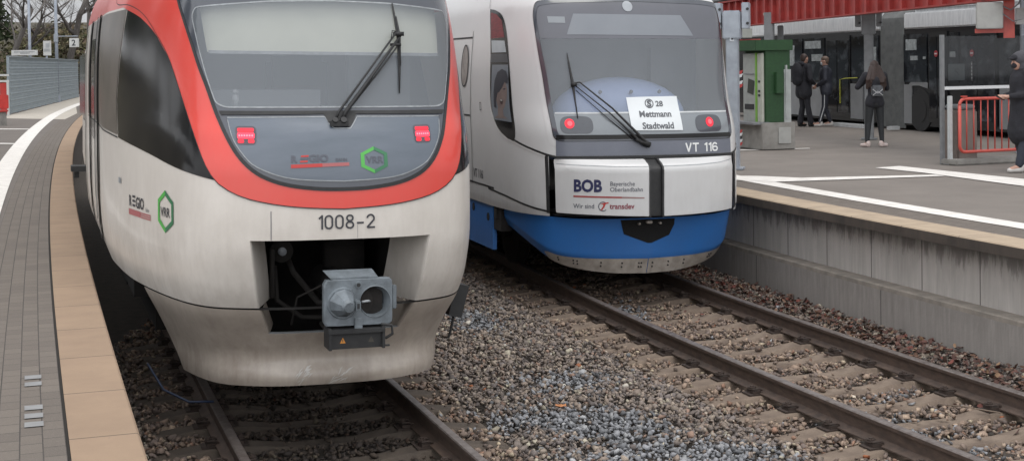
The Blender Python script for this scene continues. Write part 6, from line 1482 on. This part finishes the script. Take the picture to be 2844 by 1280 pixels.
# keep only the part behind the platform
hl = uvgrid('hill', rows, [M_hill]); bm = bmesh.new(); bm.from_mesh(hl.data)
bmesh.ops.delete(bm, geom=[f for f in bm.faces if f.calc_center_median().z < .1], context='FACES'); bm.to_mesh(hl.data); bm.free(); tag(hl, kind='structure')
def undergrowth():
    r = np.random.default_rng(11); P = []; S = []; Cc = []
    n = 0; base = np.array([[.105, .10, .045], [.085, .075, .04], [.06, .065, .028], [.13, .105, .06], [.075, .05, .035]])
    for _ in range(2600):
        if r.uniform() < .62: x = r.uniform(-36, -22); y = r.uniform(80, 112)
        else: x = r.uniform(-75, -20); y = r.uniform(40, 118)
        z = hz(x, y)
        if z < .6: continue
        R_ = r.uniform(.5, 1.5); kk = 42; c = base[r.choice(5, p=[.3, .25, .15, .2, .1])]*r.uniform(.7, 1.3)
        q = r.normal(0, 1, (kk, 3)); q /= np.linalg.norm(q, axis=1)[:, None]; q *= (r.uniform(.4, 1, kk)**.5)[:, None]*R_*np.array([1, 1, .75])
        q[:, 2] = np.abs(q[:, 2]); P.append(q+np.array([x, y, z])); S.append(r.uniform(.06, .17, kk)); Cc.append(np.tile(c, (kk, 1))*r.uniform(.6, 1.4, (kk, 1)))
    P = np.concatenate(P); S = np.concatenate(S); Cc = np.concatenate(Cc)
    pr = [(np.array([(-1, -.5, 0), (1, -.4, .1), (.9, .5, 0), (-.8, .45, .15)]), np.array([[0, 1, 2, 3]])), (np.array([(-.7, -.7, 0), (.8, -.5, .2), (.6, .7, 0), (-.9, .4, -.1)]), np.array([[0, 1, 2, 3]]))]
    o = scatter('undergrowth', pr, P, S, rotations(r, len(P), 1.), Cc, attr_mat('undergrowth_leaf', .9, .2)); tag(o, 'olive and brown brambles and ivy covering the slope behind the left platform', 'undergrowth', kind='stuff')
undergrowth()
M_bark = mat('bark', (.15, .135, .125), .95, (.09, .08, .074), 6, bmp=.6, stretch=(3, 3, .6))
def tree(label, x, y, h, seed, r0=.22, dens=5, spread=.55):
    r = random.Random(seed); z = hz(x, y)-.3; t = empty('bare_tree', label, 'tree', Matrix.Translation((x, y, z)), 'bare trees on the slope')
    tr = MB(); cr = MB()
    def grow(p, d, L, rad, lev):
        pts = [p]; rs = [rad]; n = 4
        for i in range(n):
            d = (d+Vector((r.gauss(0, .13), r.gauss(0, .13), r.gauss(.03, .07)))).normalized(); p = p+d*L/n; pts.append(p); rs.append(rad*(1-.45*(i+1)/n))
        (tr if lev == 0 else cr).tube(pts, rs, 6 if lev < 2 else 3 if lev > 2 else 4)
        if lev >= 5 or rad < .005: return
        for k in range(dens if lev else dens+2):
            i = r.randint(1 if lev else 2, n); q = pts[i]; a = r.uniform(0, 2*pi)
            side = Vector((cos(a), sin(a), r.uniform(-.1, .5))); nd = (d*(1-spread)+side*spread).normalized()
            grow(q, nd, L*r.uniform(.45, .72), rs[i]*r.uniform(.35, .6), lev+1)
    grow(Vector((0, 0, 0)), Vector((r.gauss(0, .05), r.gauss(0, .05), 1)).normalized(), h*.45, r0, 0)
    tr.build('trunk', M_bark, t, False, True); cr.build('crown', M_bark, t, False, True)
TL = [(-30.5, 99, 13, .30, 'stout leaning bare tree right of the number 2 sign'), (-27.8, 101, 12, .26, 'straight bare tree nearest to the train roof'), (-34, 97, 11, .2, 'slender bare tree above the information board'), (-38.5, 104, 14, .28, 'wide bare tree far behind the left lamp post'),
      (-33, 116, 14, .3, 'tall bare tree further up the slope behind the number 2 sign'), (-43, 96, 12, .22, 'bare tree at the left edge behind the name board'), (-24.5, 112, 13, .26, 'distant bare tree half hidden by the train'), (-47, 112, 15, .3, 'farthest bare tree at the left of the slope'),
      (-31.5, 107, 12, .2, 'thin many branched bare tree between the two lamp posts')]
for i, (x, y, h, r0, lb) in enumerate(TL): tree(lb, x, y, h, 20+i, r0, 4 if i % 2 else 5)
for i, (x, y) in enumerate([(-33, 62), (-36, 48), (-30, 72), (-38, 80), (-44, 60), (-35, 36), (-31, 88)]): tree('bare tree on the bank beside the left platform, outside the picture', x, y, 12, 60+i, .25, 4)
# evergreen at the far left top
def evergreen(x, y, h, R_, label):
    t = empty('evergreen_tree', label, 'tree', Matrix.Translation((x, y, hz(x, y)-.2)), 'evergreens on the bank')
    mb = MB(); mb.cyl((0, 0, 0), (0, 0, h*.9), .25, .05, 8); mb.build('trunk', M_bark, t)
    r = np.random.default_rng(3); n = 9000; zz = r.uniform(.15, 1, n)**.8; a = r.uniform(0, 2*pi, n); rr = R_*(1-zz*.75)*np.sqrt(r.uniform(.25, 1, n))*(1+.25*np.sin(a*5+zz*20))
    P = np.stack([rr*np.cos(a), rr*np.sin(a), zz*h], 1); c = np.array([[.035, .05, .02]])*r.uniform(.5, 1.6, (n, 1))
    o = scatter('crown', [(np.array([(-1, -.3, 0), (1, -.3, .1), (1, .3, 0), (-1, .3, .1)]), np.array([[0, 1, 2, 3]]))], P, r.uniform(.10, .22, n), rotations(r, n, 1.), c, attr_mat('needle_green', .9, .2)); o.parent = t
for k_, (x_, y_) in enumerate([(-30, 12), (-31, 19), (-29, 26), (-32, 33), (-30, 40), (-33, 47), (-36, 54)]): evergreen(x_, y_, 11+k_ % 3, 4.2, 'dark evergreen added outside the picture to darken the reflection in the side window')  # unseen row added so the train's side window reflects something dark
evergreen(-34.5, 93, 9, 2.2, 'dark green evergreen tree at the far left top corner')
